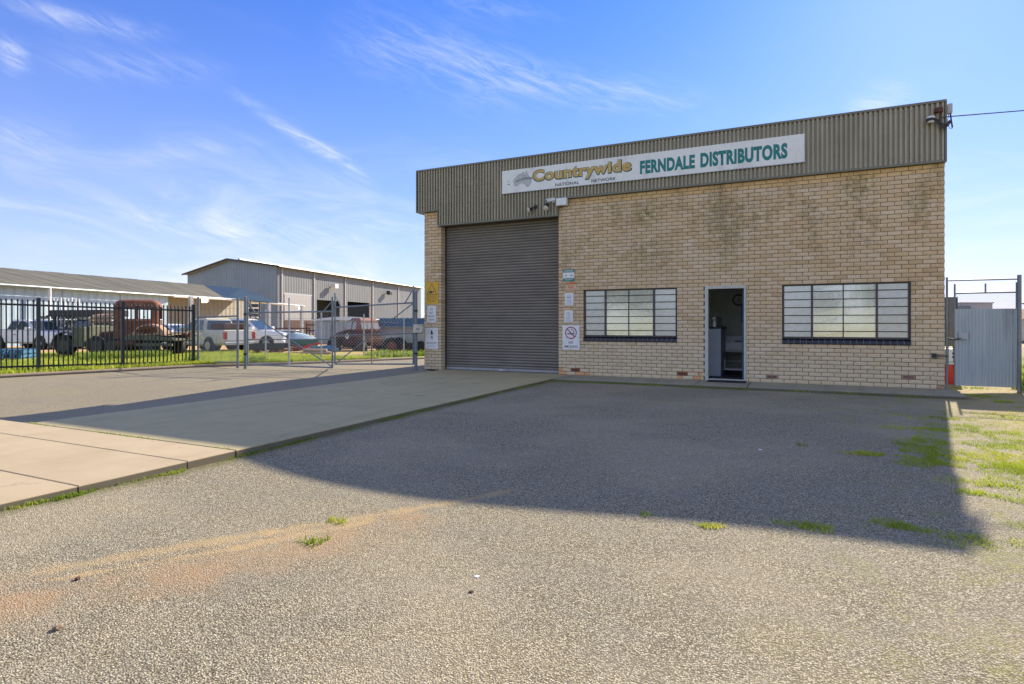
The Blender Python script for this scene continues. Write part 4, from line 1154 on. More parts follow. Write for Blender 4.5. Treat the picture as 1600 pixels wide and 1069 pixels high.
# pale posts and wires of the inner fence beyond the gates
t = thing('wire_fence', 'low wire fence of thin pale posts on the grass beyond the gates', 'fence')
ips = [(415, 484, 564, 20.8), (502, 487, 565, 20.4), (568.5, 491, 560.5, 21.8), (631, 496, 557.5, 23.2)]
for px, top, base, d in ips:
    x, y = at(px, d); MB().tube([(x, y, height(base, d)), (x, y, height(top, d))], .024, 8).build('post', M['galv_light'], t)
for f in (.15, .5, .9):
    q = [(*at(px, d), height(top + (base - top) * f, d)) for px, top, base, d in ips]; MB().tube(q, .004, 5).build('strand', M['galv'], t)

# right-hand gate
def fx(px, Y=0.0):
    k = (px - 800) / FPX; ry = k * sn + cs; return CAMX + (k * cs - sn) * (Y - CAMY) / ry
A, B_ = (12.28, 0.0), (13.9, 0.02)
def rp(px, py): return lp(A, B_, px, py)
sf = thing('side_fence', 'galvanised post and rail frame right of the brick corner', 'fence')
MB().tube([rp(1479.6, 610), rp(1479.6, 433.6)], .019, 10).build('post', M['galv'], sf, True)
MB().tube([rp(1592.8, 614), rp(1592.8, 429.5)], .034, 12).build('post', M['galv'], sf, True)
MB().tube([rp(1479.6, 438.6), rp(1592, 436)], .015, 8).build('top_rail', M['galv'], sf, True)
MB().tube([rp(1592.8, 474.5), rp(1700, 470)], .015, 8).build('top_rail', M['galv'], sf, True)
wires(rp(1594, 606), rp(1700, 610), rp(1594, 475), rp(1700, 470), .09, .002, 'chain_mesh', M['galv_light'], sf)
A, B_ = (12.28, 0.09), (13.9, 0.10)
sg = thing('side_gate', 'side gate of blue grey corrugated sheet with chain link above', 'gate')
for px, top, base in ((1491.8, 444, 604), (1588.6, 441, 604.5)): MB().tube([rp(px, base), rp(px, top)], .016, 10).build('stile', M['galv'], sg, True)
MB().tube([rp(1539.8, 457.5), rp(1539.8, 443)], .015, 8).build('stile', M['galv'], sg, True)
for ya, yb in ((458.4, 456.4), (601, 602)): MB().tube([rp(1491.8, ya), rp(1588.6, yb)], .016, 8).build('rail', M['galv'], sg, True)
wires(rp(1492, 486), rp(1588, 485), rp(1492, 458.2), rp(1588, 456.6), .055, .0022, 'chain_mesh', M['galv'], sg)
zb, zt = rp(1540, 604).z, rp(1540, 482.6).z
gs = sheet_material('gate_sheet', (0.46, 0.54, 0.56), (0.62, 0.68, 0.69), 50.0, (1, 0), 0.0, 0.45, (0.22, 0.24, 0.25))
gx0, gx1 = rp(1491.5, 540).x, rp(1588.3, 540).x; nn = 18; half = (gx0 + gx1) / 2
for a, b in ((gx0, half), (half, gx1)):
    prof = []; c = 9
    for i in range(c * 8 + 1):
        u = i / 8; prof.append((a + (b - a) * i / (c * 8), 0.065 + .011 * math.cos(u * 2 * math.pi) + (.003 if a > gx0 else 0)))
    MB().loft([[(x, y, z) for x, y in prof] for z in (zb, zt)], closed=False, caps=False).build('corrugated_sheet', gs, sg, True)
lx = rp(1497.5, 530); B(0, .145, -.01, .0, 0, .135, c=.002).build('latch_plate', M['galv_light'], sg).location = (lx.x, .045, lx.z)
mbc = MB()
for i in range(9):
    c = Vector((rp(1481, 529).x + i * .022, .02, rp(1481, 529).z - .02 * math.sin(i / 8 * 3.1)))
    mbc.tube([c + Vector((.018 * math.cos(a), .008 * math.sin(a) * (i % 2), .012 * math.sin(a))) for a in np.linspace(0, 6.28, 9)], .005, 5, False)
mbc.build('chain', M['dark_steel'], sg)
# things behind that gate
x, y = at(1483, 13.1); t = thing('fuel_pump', 'small red and white pump housing in the gap by the side gate', 'pump', (x, y, -0.06), YAW)
MB().box(-.13, .10, -.14, .14, 0, .46, c=.01).build('body', M['red_paint'], t)
MB().box(-.125, .10, -.135, .14, .50, .80, c=.02).build('head', M['white_paint'], t)
MB().box(-.14, .11, -.15, .15, .46, .50).build('band', M['white_paint'], t)
for z_ in (.60, .68): B(-.03, .07, -.142, -.13, z_, z_ + .045).build('vent_slot', M['black_plastic'], t)
B(.105, .135, -.15, .15, 0, .78).build('side_trim', M['white_paint'], t)
x, y = at(1489.5, 12.9); t = thing('meter_cabinet', 'tall brown grey steel cabinet behind the side gate', 'cabinet', (x, y, height(541, 12.9)), YAW)
MB().box(-.11, .10, 0, .25, 0, 1.08, c=.006).build('case', M['brown_box'], t)
B(-.10, .04, -.008, 0, .02, 1.06).build('door_panel', M['brown_box'], t)
B(.05, .09, -.006, 0, .02, 1.04).build('side_strip', M['dark_steel'], t)
for k_ in (-.08, .07): B(k_ - .02, k_ + .02, .05, .09, -.55, 0).build('leg', M['galv'], t)
t = thing('distant_shed', 'far grey flat roofed shed seen over the side gate', 'shed', (*at(1524, 70), -0.4), YAW)
B(-2.05, 2.05, 0, 8, 0, 4.2).build('wall', M['galv_light'], t); B(-2.1, -.6, -.1, 0, 0, 3.9).build('door_panel', M['galv'], t)
B(-2.15, 2.15, -.15, 8.1, 4.2, 4.32).build('roof', M['galv_light'], t)
t = thing('distant_house', 'far brown roofed house at the right edge behind the post', 'house', (*at(1640, 60), -0.4), YAW)
B(-2.8, 6, 0, 8, 0, 2.2).build('wall', M['cream'], t)
MB().prism([(-3.1, 2.2), (6.4, 2.2), (4.6, 3.3), (-1.2, 3.3)], 'y', -.4, 8.4).build('roof', M['terracotta'], t)

# ------------------------------------------------------------------ sheds in the background
def Pz(px, py, d): x, y = at(px, d); return Vector((x, y, height(py, d)))
def dirv(a, b): v = Vector((b[0] - a[0], b[1] - a[1], 0)); v.normalize(); return v
big = thing('large_shed', 'tall pale grey steel shed with gable and two open doorways', 'shed')
cA, cB, cL = Vector((*at(433, 82), 0)), Vector((*at(657.5, 131), 0)), Vector((*at(293, 93), 0))
HE = height(417, 82); HL = height(429.5, 93)
u = dirv(cA, cB); LEN = (cB - cA).length; inn = dirv(cA, cL)
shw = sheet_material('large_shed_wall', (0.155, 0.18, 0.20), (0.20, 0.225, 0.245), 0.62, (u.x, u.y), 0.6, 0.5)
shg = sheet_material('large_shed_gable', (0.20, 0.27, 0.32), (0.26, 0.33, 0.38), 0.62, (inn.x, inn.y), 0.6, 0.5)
shr = sheet_material('shed_roof_pale', (0.20, 0.21, 0.22), (0.26, 0.27, 0.28), 0.7, (u.x, u.y), 0.5, 0.4)
def wallquad(mb, a, b, z0, z1, t=0.08):
    d_ = dirv(a, b); n_ = Vector((d_.y, -d_.x, 0)) * t
    q = [a, b, b - n_, a - n_]
    mb.add([(p.x, p.y, z) for z in (z0, z1) for p in q], [(3, 2, 1, 0), (4, 5, 6, 7), (0, 1, 5, 4), (1, 2, 6, 5), (2, 3, 7, 6), (3, 0, 4, 7)]); return mb
def onwall(px):   # distance along the side wall at a photo column
    p = lp((cA.x, cA.y), (cB.x, cB.y), px, 507); return (Vector((p.x, p.y, 0)) - cA).length
bays = [0, onwall(440), onwall(490.5), onwall(539), onwall(582), onwall(622), LEN]
dd = [(onwall(495), onwall(531), 2), (onwall(543), onwall(577), 3)]
for i, (a, b) in enumerate(zip(bays, bays[1:])):
    if i in (2, 3):
        da, db, _ = dd[i - 2]; hd = height(470.5, 97) if i == 2 else height(474, 109)
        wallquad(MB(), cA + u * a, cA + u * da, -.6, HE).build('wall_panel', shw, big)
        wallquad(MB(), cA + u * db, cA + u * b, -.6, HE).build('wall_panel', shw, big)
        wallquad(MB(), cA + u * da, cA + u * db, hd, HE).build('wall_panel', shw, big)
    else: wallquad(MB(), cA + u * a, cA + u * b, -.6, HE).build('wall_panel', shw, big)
    if i: wallquad(MB(), cA + u * (a - .16) + Vector((u.y, -u.x, 0)) * .14, cA + u * (a + .16) + Vector((u.y, -u.x, 0)) * .14, -.6, HE - .1, .3).build('downpipe', M['grey_panel'], big)
n_ = Vector((u.y, -u.x, 0))
B0 = cA + u * (bays[1] + .6) + n_ * .05; B1 = cA + u * (bays[2] - .8) + n_ * .05
wallquad(MB(), B0, B1, -.6, 5.6, .06).build('roller_door', M['grey_panel'], big)
wallquad(MB(), B0 - u * .2, B1 + u * .2, 5.6, 5.82, .1).build('door_header', M['galv_light'], big)
wallquad(MB(), B0 + n_ * .1, B1 + n_ * .1, .0, 1.9, .06).build('dark_opening_panel', M['rust_dark'], big)  # solid panel before the door, its dark colour stands in for an opening's shade
gm = MB(); R0 = (cA + cL) / 2 ; hr = height(406.5, 87.5)
gp = [(cA, -.6), (cL, -.6), (cL, HL), (R0, hr), (cA, HE)]
gm.add([(p.x, p.y, z) for p, z in gp] + [(p.x + u.x * .1, p.y + u.y * .1, z) for p, z in gp], [(0, 1, 2, 3, 4), (9, 8, 7, 6, 5)] + [(i, (i + 1) % 5, (i + 1) % 5 + 5, i + 5) for i in range(5)])
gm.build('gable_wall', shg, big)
far = u * LEN
rm = MB()
for (p, z), (q, w_) in (((cA + n_ * .5, HE - .05), (R0, hr)), ((R0, hr), (cL - n_ * .5, HL - .1))):
    o_ = -u * .5
    vs = [p + o_, q + o_, q + far, p + far]; zz = [z, w_, w_, z]
    rm.add([(v.x, v.y, h_ + .08) for v, h_ in zip(vs, zz)] + [(v.x, v.y, h_ + .22) for v, h_ in zip(vs, zz)], [(3, 2, 1, 0), (4, 5, 6, 7), (0, 1, 5, 4), (1, 2, 6, 5), (2, 3, 7, 6), (3, 0, 4, 7)])
rm.build('roof', shr, big)
rv = R0 + u * 2
MB().tube([Vector((rv.x, rv.y, hr + .3)), Vector((rv.x + far.x * .8, rv.y + far.y * .8, hr + .3))], .22, 8).build('ridge_vent', M['galv_light'], big)
for (xa, za, xb, zb_) in ((cA + n_ * .5 - u * .55, HE + .05, R0 - u * .55, hr + .1), (R0 - u * .55, hr + .1, cL - n_ * .5 - u * .55, HL)):
    MB().tube([(xa.x, xa.y, za), (xb.x, xb.y, zb_)], .13, 6).build('barge_trim', M['dark_steel'], big)
MB().tube([tuple(cA + n_ * .6 - u * .5) [:2] + (HE,), tuple(cA + n_ * .6 + far)[:2] + (HE,)], .12, 6).build('gutter', M['dark_steel'], big)
# interior darkness of the open doorways comes from a real back wall and roof
wallquad(MB(), cA - n_ * 9 + u * 7, cA - n_ * 9 + far, -.6, HE).build('inner_wall', M['galv'], big)
wallquad(MB(), cB, cB - n_ * 14, -.6, HE).build('end_wall', shw, big)
for px, py, lab in ((517, 447.5, 'bright flood lamp high on the wall of the tall grey shed'), (603, 457.5, 'dark camera lamp high on the wall of the tall grey shed')):
    p = cA + u * onwall(px); z = height(py, depth(p.x, p.y)); t = thing('wall_lamp', lab, 'lamp', (p.x + n_.x * .1, p.y + n_.y * .1, z), math.atan2(u.y, u.x))
    MB().box(-.1, .1, -.3, 0, -.08, .08).build('arm', M['grey_panel'], t)
    MB().box(-.5, .5, -1.0, -.3, -.4, .35, c=.08).build('housing', M['white_paint' if px < 550 else 'dark_steel'], t)

lo = thing('long_shed', 'long low shed with weathered grey corrugated roof and open lean-to', 'shed')
e0, e1, e2 = Vector((*at(-240, 27.5), 0)), Vector((*at(270, 53.8), 0)), Vector((*at(476, 76), 0))
he = [height(428, 27.5), height(461, 53.8), height(478, 76)]
he[0] = he[1]
# eave line through photo points (0,443) and (270,461); ridge through (0,418) and (318,445)
p0 = Vector((*at(0, 38.7), 0)); ud = dirv(p0, e1)
e0 = p0 - ud * 16
r0, r1 = Vector((*at(0, 53.6), 0)), Vector((*at(318, 77), 0)); zr0, zr1 = height(418, 53.6), height(445.5, 77)
rd_ = dirv(r0, r1); rs = r0 - rd_ * 24
ze = height(443, 38.7); ze1 = height(461.5, 53.8)
low = sheet_material('long_shed_wall', (0.36, 0.50, 0.62), (0.44, 0.59, 0.70), 0.72, (ud.x, ud.y), 0.6, 0.5, (0.35, 0.33, 0.28))
lor = sheet_material('long_shed_roof', (0.085, 0.083, 0.062), (0.14, 0.135, 0.10), 0.76, (ud.x, ud.y), 0.3, 0.95, (0.30, 0.28, 0.19))
loi = sheet_material('lean_to_wall', (0.30, 0.29, 0.25), (0.38, 0.36, 0.31), 0.72, (ud.x, ud.y), 0.6, 0.6)
NS = 34
e2l = Vector((*at(352, 66), 0)); ze2 = height(466.5, 66)
for i in range(NS):
    f0, f1 = i / NS, (i + 1) / NS
    def ed(f):
        L1 = (e1 - e0).length; L2 = (e2l - e1).length; s = f * (L1 + L2)
        if s < L1: return e0.lerp(e1, s / L1), ze + (ze1 - ze) * max(-.4, (s - 16) / (L1 - 16))
        return e1.lerp(e2l, (s - L1) / L2), ze1 + (ze2 - ze1) * (s - L1) / L2
    def rdg(f): p = rs.lerp(r1, f); return p, zr0 + (zr1 - zr0) * f
    (a, za), (b, zb_), (c, zc), (d_, zd) = ed(f0), ed(f1), rdg(f1), rdg(f0)
    k = (i % 3) * .012
    MB().add([(a.x, a.y, za + k), (b.x, b.y, zb_ + k), (c.x, c.y, zc + k), (d_.x, d_.y, zd + k), (a.x, a.y, za + k - .06), (b.x, b.y, zb_ + k - .06), (c.x, c.y, zc + k - .06), (d_.x, d_.y, zd + k - .06)], [(0, 1, 2, 3), (7, 6, 5, 4), (0, 4, 5, 1), (1, 5, 6, 2), (2, 6, 7, 3), (3, 7, 4, 0)]).build('roof_sheet', lor, lo)
nl = Vector((ud.y, -ud.x, 0))
for i in range(6):
    a, b = e0.lerp(e1, i / 6), e0.lerp(e1, (i + 1) / 6 - .002)
    wallquad(MB(), a - nl * .5, b - nl * .5, -.6, ze - .12).build('wall_panel', low, lo)
wallquad(MB(), e1 - nl * .5, e1 - nl * 6.0, -.6, ze).build('end_wall', low, lo)
wallquad(MB(), e1 - nl * 6.0, e1 - nl * 6 + dirv(e1, e2) * 22, -.6, ze + .2).build('lean_to_wall', loi, lo)
MB().tube([(*(e0 + nl * .12)[:2], ze - .06), (*(e1 + nl * .12)[:2], ze1 - .06)], .09, 8).build('gutter', M['galv'], lo)
MB().tube([(*e1[:2], ze1 - .06), (*e2l[:2], ze2 - .06), (*e2[:2], he[2] - .06)], .13, 8).build('gutter', M['white_paint'], lo)
gp0 = Vector((*at(76, 42.0), 0)); MB().tube([(gp0.x + .15, gp0.y, -.6), (gp0.x + .15, gp0.y, ze - .1)], .10, 8).build('downpipe', M['white_paint'], lo)
# dark lean-to roof between the sheds
q = [Pz(319, 445.6, 77), Pz(378, 450.5, 74), Pz(405, 461, 72), Pz(434, 473, 71), Pz(352, 466.8, 66)]
MB().add([tuple(v) for v in q] + [(v.x, v.y, v.z - .08) for v in q], [(0, 1, 2, 3, 4), (9, 8, 7, 6, 5)] + [(i, (i + 1) % 5, (i + 1) % 5 + 5, i + 5) for i in range(5)]).build('lean_to_roof', simple('lean_to_roof_paint', (0.028, 0.06, 0.08), 0.5, var=.1, scale=.5), lo)
for px in (298, 420, 471.5): 
    d_ = 56 + (px - 298) / 178 * 19; x, y = at(px, d_); zt_ = height(463 + (px - 298) / 178 * 15, d_)
    B(x - .16, x + .16, y - .16, y + .16, -.6, zt_).build('column', M['galv_light'], lo)
for px, py, d_, lab in ((319.5, 470.5, 57, 'lit lamp under the eave of the long low shed'), (470, 482, 75, 'lit lamp at the far end of the lean-to gutter')):
    x, y = at(px, d_); t = thing('wall_lamp', lab, 'lamp', (x, y, height(py, d_)), YAW)
    MB().box(-.3, .3, 0, .3, -.1, .25).build('housing', M['grey_panel'], t); MB().box(-.26, .26, -.04, 0, -.16, .2, c=.01).build('lens', M['lit'], t)

# ------------------------------------------------------------------ vehicles
def sect(x, zb, zt, hb, ht, r=.1):
    """rounded cross section ring at x"""
    return [(x, -hb + r, zb), (x, hb - r, zb), (x, hb, zb + r), (x, (hb + ht) / 2 + .01, (zb + zt) / 2), (x, ht, zt - r), (x, ht - r, zt), (x, -ht + r, zt), (x, -ht, zt - r), (x, -(hb + ht) / 2 - .01, (zb + zt) / 2), (x, -hb, zb + r)]
def wheel(t, x, y, r, w=.24, rim='rim', flat=0.0):
    s = 1 if y > 0 else -1
    wo = MB().tube([(x, y - w / 2, r), (x, y - w / 2 + .03, r), (x, y + w / 2 - .03, r), (x, y + w / 2, r)], [r - .04, r, r, r - .04], 24).build('wheel', M['rubber'], t, True)
    MB().tube([(x, y + s * (w / 2 - .01), r), (x, y + s * (w / 2 + .012), r)], [r * .62, r * .56], 18).build('rim', M[rim], wo, True)
def vehicle(name, label, cat, kind, paint, px, d, a, z=None):
    x, y = at(px, d); t = thing(name, label, cat, (x, y, zyard(x, y) if z is None else z), YAW + math.radians(a))
    P = dict(ute=dict(body=[(2.62, .42, .70, .66, .62), (2.56, .34, .98, .86, .80), (2.2, .34, 1.06, .92, .86), (1.2, .36, 1.14, .93, .88), (-.9, .36, 1.14, .93, .88), (-1.0, .36, 1.18, .93, .90), (-2.5, .42, 1.18, .92, .90), (-2.6, .5, 1.14, .88, .86)],
        cab=[(1.22, 1.08, 1.12, .86, .80), (.42, 1.08, 1.72, .88, .66), (.2, 1.08, 1.79, .88, .66), (-.6, 1.08, 1.79, .88, .66), (-.8, 1.08, 1.72, .88, .68), (-1.0, 1.08, 1.14, .86, .80)],
        wb=(1.72, -1.45), r=.38, sw=[[(.98, 1.17), (.36, 1.66), (-.08, 1.69), (-.08, 1.17)], [(-.16, 1.17), (-.16, 1.69), (-.66, 1.67), (-.86, 1.17)]],
        ws=[(1.16, .76, 1.16), (.48, .60, 1.69)], rs=[(-.97, .74, 1.2), (-.82, .62, 1.66)], zt=1.79, front=2.6, rear=-2.6),
      car=dict(body=[(2.15, .36, .58, .62, .58), (2.08, .28, .74, .82, .74), (1.6, .25, .86, .88, .82), (.9, .25, .95, .89, .84), (-1.5, .25, .97, .89, .84), (-2.0, .3, .96, .86, .80), (-2.12, .4, .9, .78, .72)],
        cab=[(1.05, .88, .93, .80, .74), (.15, .88, 1.42, .83, .60), (-.2, .88, 1.47, .83, .60), (-1.0, .88, 1.45, .83, .60), (-1.75, .88, 1.1, .80, .62), (-1.95, .88, .95, .78, .70)],
        wb=(1.3, -1.3), r=.32, sw=[[(.75, .98), (.12, 1.37), (-.28, 1.40), (-.28, .98)], [(-.36, .98), (-.36, 1.40), (-.98, 1.36), (-1.3, .98)]],
        ws=[(1.0, .70, .96), (.2, .55, 1.39)], rs=[(-1.85, .64, 1.02), (-1.1, .54, 1.40)], zt=1.47, front=2.12, rear=-2.12),
      wagon=dict(body=[(2.3, .44, .72, .66, .62), (2.24, .36, 1.0, .86, .80), (1.9, .34, 1.08, .92, .86), (1.0, .34, 1.12, .93, .88), (-2.1, .36, 1.14, .93, .88), (-2.3, .42, 1.12, .88, .84)],
        cab=[(1.1, 1.06, 1.10, .86, .80), (.4, 1.06, 1.72, .88, .68), (.1, 1.06, 1.80, .88, .70), (-1.9, 1.06, 1.80, .88, .70), (-2.1, 1.06, 1.7, .86, .70), (-2.25, 1.06, 1.12, .84, .80)],
        wb=(1.4, -1.4), r=.38, sw=[[(.85, 1.16), (.34, 1.66), (-.1, 1.69), (-.1, 1.16)], [(-.18, 1.16), (-.18, 1.69), (-.95, 1.69), (-.95, 1.16)], [(-1.03, 1.16), (-1.03, 1.69), (-1.8, 1.67), (-1.95, 1.16)]],
        ws=[(1.05, .76, 1.14), (.46, .62, 1.68)], rs=[(-2.22, .72, 1.2), (-2.12, .62, 1.64)], zt=1.80, front=2.28, rear=-2.3))[kind]
    body = MB().loft([sect(*s) for s in P['body']]).build('body', paint, t, True)
    cab_ = MB().loft([sect(*s, r=.06) for s in P['cab']]).build('cabin', paint, t, True)
    zc = P['cab'][0][1]; hb, ht = P['cab'][2][3], P['cab'][2][4]
    def hw(z): return hb + (ht - hb) * (z - zc) / (P['zt'] - zc) + .022
    for poly in P['sw']:
        for s in (1, -1):
            MB().add([(x_, s * hw(z_), z_) for x_, z_ in poly], [(0, 1, 2, 3)]).build('side_window', M['car_glass'], t)
    for nm, (lo_, hi), s in (('windscreen', P['ws'], 1), ('rear_window', P['rs'], -1)):
        MB().add([(lo_[0] + s * .03, -lo_[1], lo_[2]), (lo_[0] + s * .03, lo_[1], lo_[2]), (hi[0] + s * .03, hi[1], hi[2]), (hi[0] + s * .03, -hi[1], hi[2])], [(0, 1, 2, 3)]).build(nm, M['car_glass'], t)
    for xx in P['wb']:
        for s in (1, -1):
            MB().disc((xx, s * .86, P['r'] + .02), (0, 1, 0), P['r'] + .07, .16, 24).build('wheel_arch', M['black_plastic'], t)
            wheel(t, xx, s * .87, P['r'])
    f = P['front']; zf = P['body'][1][2]
    for s in (1, -1):
        MB().box(f - .16, f - .0, s * .62 - .17, s * .62 + .17, zf - .28, zf - .08, c=.03).build('headlight', M['galv_light'], t)
        MB().box(P['rear'] - .02, P['rear'] + .12, s * .78 - .09, s * .78 + .09, .72, 1.08, c=.02).build('tail_light', M['red_glass'], t)
        MB().box(P['ws'][0][0] - .35, P['ws'][0][0] - .15, s * 1.02 - .09, s * 1.02 + .09, zc + .08, zc + .26, c=.03).build('mirror', paint, t)
        MB().box(-.28, -.12, s * (P['body'][3][3] + .012) - .012, s * (P['body'][3][3] + .012) + .012, zf - .1, zf - .07).build('door_handle', M['black_plastic'], t)
    MB().box(f - .06, f + .02, -.44, .44, zf - .36, zf - .12, c=.02).build('grille', M['black_plastic'], t)
    MB().box(f - .12, f + .05, -.78, .78, .36, .56, c=.03).build('bumper', paint if kind == 'ute' else M['black_plastic'], t)
    MB().box(P['rear'] - .06, P['rear'] + .1, -.8, .8, .42, .58, c=.03).build('bumper', M['galv_light'], t)
    if kind == 'ute':
        MB().box(-2.45, -1.15, -.74, .74, 1.181, 1.195).build('tray_bed', M['black_plastic'], t)
        MB().box(-2.625, -2.61, -.66, .66, .66, 1.12).build('tailgate', M['car_white'], t)
    return t, P
vehicle('parked_ute', 'white ute facing right at the far left of the yard', 'ute', 'ute', M['car_white'], 52, 35.5, -14)
t, _ = vehicle('parked_wagon', 'dark four-wheel drive with loaded roof rack behind the white ute', 'four-wheel drive', 'wagon', M['car_dark'], 114, 38.0, -12)
MB().box(-1.9, .5, -.72, .72, 1.88, 1.94).build('roof_rack', M['black_plastic'], t)
for k in range(5): MB().box(-1.8 + k * .5, -1.5 + k * .5, -.7, .7, 1.95, 2.05 + (k % 3) * .06, c=.02).build('roof_load', M['dark_steel'], t)
vehicle('parked_car', 'white sedan partly hidden behind the rusty truck tray', 'car', 'car', M['car_white'], 272, 33.0, -14)
t, _ = vehicle('parked_ute', 'cream ute seen from behind with its white tailgate up', 'ute', 'ute', M['cream'], 328, 31.0, 148)
MB().box(-2.35, -1.2, -.66, .66, 1.2, 1.52, c=.05).build('tub_load', M['rust_dark'], t)
vehicle('parked_ute', 'white dual cab ute with bull bar facing right behind the gate posts', 'ute', 'ute', M['car_white'], 386, 33.0, -8)
t, _ = vehicle('flatbed_truck', 'dark truck with black tray behind the timber stack', 'truck', 'ute', M['car_dark'], 150, 36.5, -12)
MB().box(-2.5, 1.5, -.9, .9, 1.95, 2.35, c=.03).build('tray', M['black_plastic'], t)
for s in (-2.2, 1.1):
    for q_ in (-.8, .8): MB().box(s, s + .08, q_ - .04, q_ + .04, 1.1, 1.96).build('tray_post', M['black_plastic'], t)

# rusty truck wreck behind the picket fence; local x runs to the right of the photo
x, y = at(200, 25.8); zg = zyard(x, y)
tr = thing('derelict_truck', 'derelict flatbed truck with bare rusty cab behind the picket fence', 'truck', (x, y, -.10), YAW - .12)
def X(px): return (px - 200) / 35.5
def Z(py): return (556 - py) / 35.5
for yy in (-.45, .45): MB().box(X(135), X(300), yy - .05, yy + .05, Z(533), Z(526)).build('chassis_rail', M['rust_dark'], tr)
for i in range(6): MB().box(X(150 + i * 28), X(150 + i * 28) + .08, -.42, .42, Z(532), Z(527)).build('cross_member', M['rust_dark'], tr)
for px in (121,):
    for s in (-1, 1): wheel(tr, X(px), s * .82, .46, .26, 'dark_steel')
for px in (176, 200, 261):
    for s in (-1, 1): wheel(tr, X(px), s * .80, .44 if px < 250 else .38, .30, 'dark_steel')
MB().disc((X(121), 0, .46), (0, 1, 0), .07, 1.5, 10).build('axle', M['rust_dark'], tr)
MB().disc((X(190), 0, .44), (0, 1, 0), .07, 1.5, 10).build('axle', M['rust_dark'], tr)
def fender(cx, rr, th0, th1, y0, y1, m, parent, zc=.5, n=12, flat_=1.0):
    outer = [(cx + rr * math.cos(math.radians(a)), zc + rr * flat_ * math.sin(math.radians(a))) for a in np.linspace(th0, th1, n)]
    inner = [(cx + (rr - .04) * math.cos(math.radians(a)), zc + (rr - .04) * flat_ * math.sin(math.radians(a))) for a in np.linspace(th1, th0, n)]
    poly = outer + inner; k = len(poly)
    return MB().loft([[(a, y0, b) for a, b in poly], [(a, (y0 + y1) / 2 , b + .03) for a, b in poly], [(a, y1, b - .05) for a, b in poly]]).build('fender', m, parent, True)
dg = simple('dull_grey_paint', (0.075, 0.07, 0.09), .6, var=.3)
for s in (-1, 1): fender(X(123), .62, 5, 185, s * .60, s * 1.0, dg, tr, .50)
MB().loft([sect(X(112), .75, 1.15, .38, .34), sect(X(118), .7, 1.30, .48, .40), sect(X(135), .7, 1.34, .55, .48), sect(X(154), .6, 1.36, .62, .55)]).build('bonnet', M['olive'], tr, True)
MB().box(X(138), X(158), -1.0, -.62, .42, 1.28, c=.03).build('running_board_box', M['olive'], tr)
MB().box(X(152), X(160), -.8, .8, .5, 1.30, c=.02).build('firewall', M['olive'], tr)
# bare cab: pillars, rounded roof, ribbed back wall, open sides
cb = thing('truck_cab', 'bare rust brown truck cab with empty rear windows on the derelict chassis', 'truck cab', (0, 0, 0))
x, y = at(217, 25.6); cb.location = (x, y, -.10 + .78); cb.rotation_euler = (0, 0, YAW + .42)
W2, D2, H2 = .84, .62, 1.68
def rrect(w, d_, r, z, n=5):
    out = []
    for (cx, cy, a0) in ((w - r, -d_ + r, -90), (w - r, d_ - r, 0), (-w + r, d_ - r, 90), (-w + r, -d_ + r, 180)):
        for k in range(n): a = math.radians(a0 + 90 * k / (n - 1)); out.append((cx + r * math.cos(a), cy + r * math.sin(a), z))
    return out
MB().loft([rrect(W2, D2, .20, 1.36), rrect(W2 - .01, D2 - .01, .20, 1.46), rrect(W2 - .07, D2 - .06, .20, 1.57), rrect(W2 - .18, D2 - .16, .20, 1.645), rrect(W2 - .38, D2 - .34, .1, 1.68)]).build('roof', M['rust'], cb, True)
def shell(z0, z1, segs):
    out = rrect(W2, D2, .20, 0, 6); inn_ = rrect(W2 - .035, D2 - .035, .18, 0, 6); mb = MB()
    for a, b in segs:
        ix = list(range(a, b + 1))
        r = [(out[i % 24], inn_[i % 24]) for i in ix]
        mb.loft([[(o[0], o[1], z0), (o[0], o[1], z1), (q_[0], q_[1], z1), (q_[0], q_[1], z0)] for o, q_ in r])
    return mb
# rings run: 0-5 front-right corner(-y,+x), 6-11 back(+x,+y), 12-17, 18-23 ; the -y side is the back wall seen
shell(0, .84, [(0, 5), (18, 24)]).build('back_wall', M['rust'], cb, True)
shell(0, .80, [(6, 11), (12, 17), (5, 6), (11, 12)]).build('side_wall', M['rust_dark'], cb, True)
shell(.84, 1.38, [(0, 5), (6, 11), (12, 17), (18, 23)]).build('corner_pillar', M['rust'], cb, True)
bk = MB()
for xa, xb in ((-.66, -.52), (-.07, .07), (.52, .66)): bk.box(xa, xb, -D2 - .004, -D2 + .035, .84, 1.37)
bk.box(-.66, .66, -D2 - .004, -D2 + .035, 1.26, 1.37); bk.build('window_surround', M['rust'], cb)
for xx in (-.5, -.2, .2, .5): MB().box(xx - .03, xx + .03, -D2 - .025, -D2 - .001, .05, .76, c=.008).build('rib', M['rust'], cb)
MB().box(-.6, .6, -D2 - .02, -D2 - .001, .77, .81).build('rib', M['tan_rust'], cb)
MB().box(-.5, .5, -.3, -.2, .1, .55).build('seat_back', M['rust_dark'], cb)
MB().tube([(.1, .1, .75), (.18, .3, .95)], .02, 6).build('steering_column', M['black_plastic'], cb)
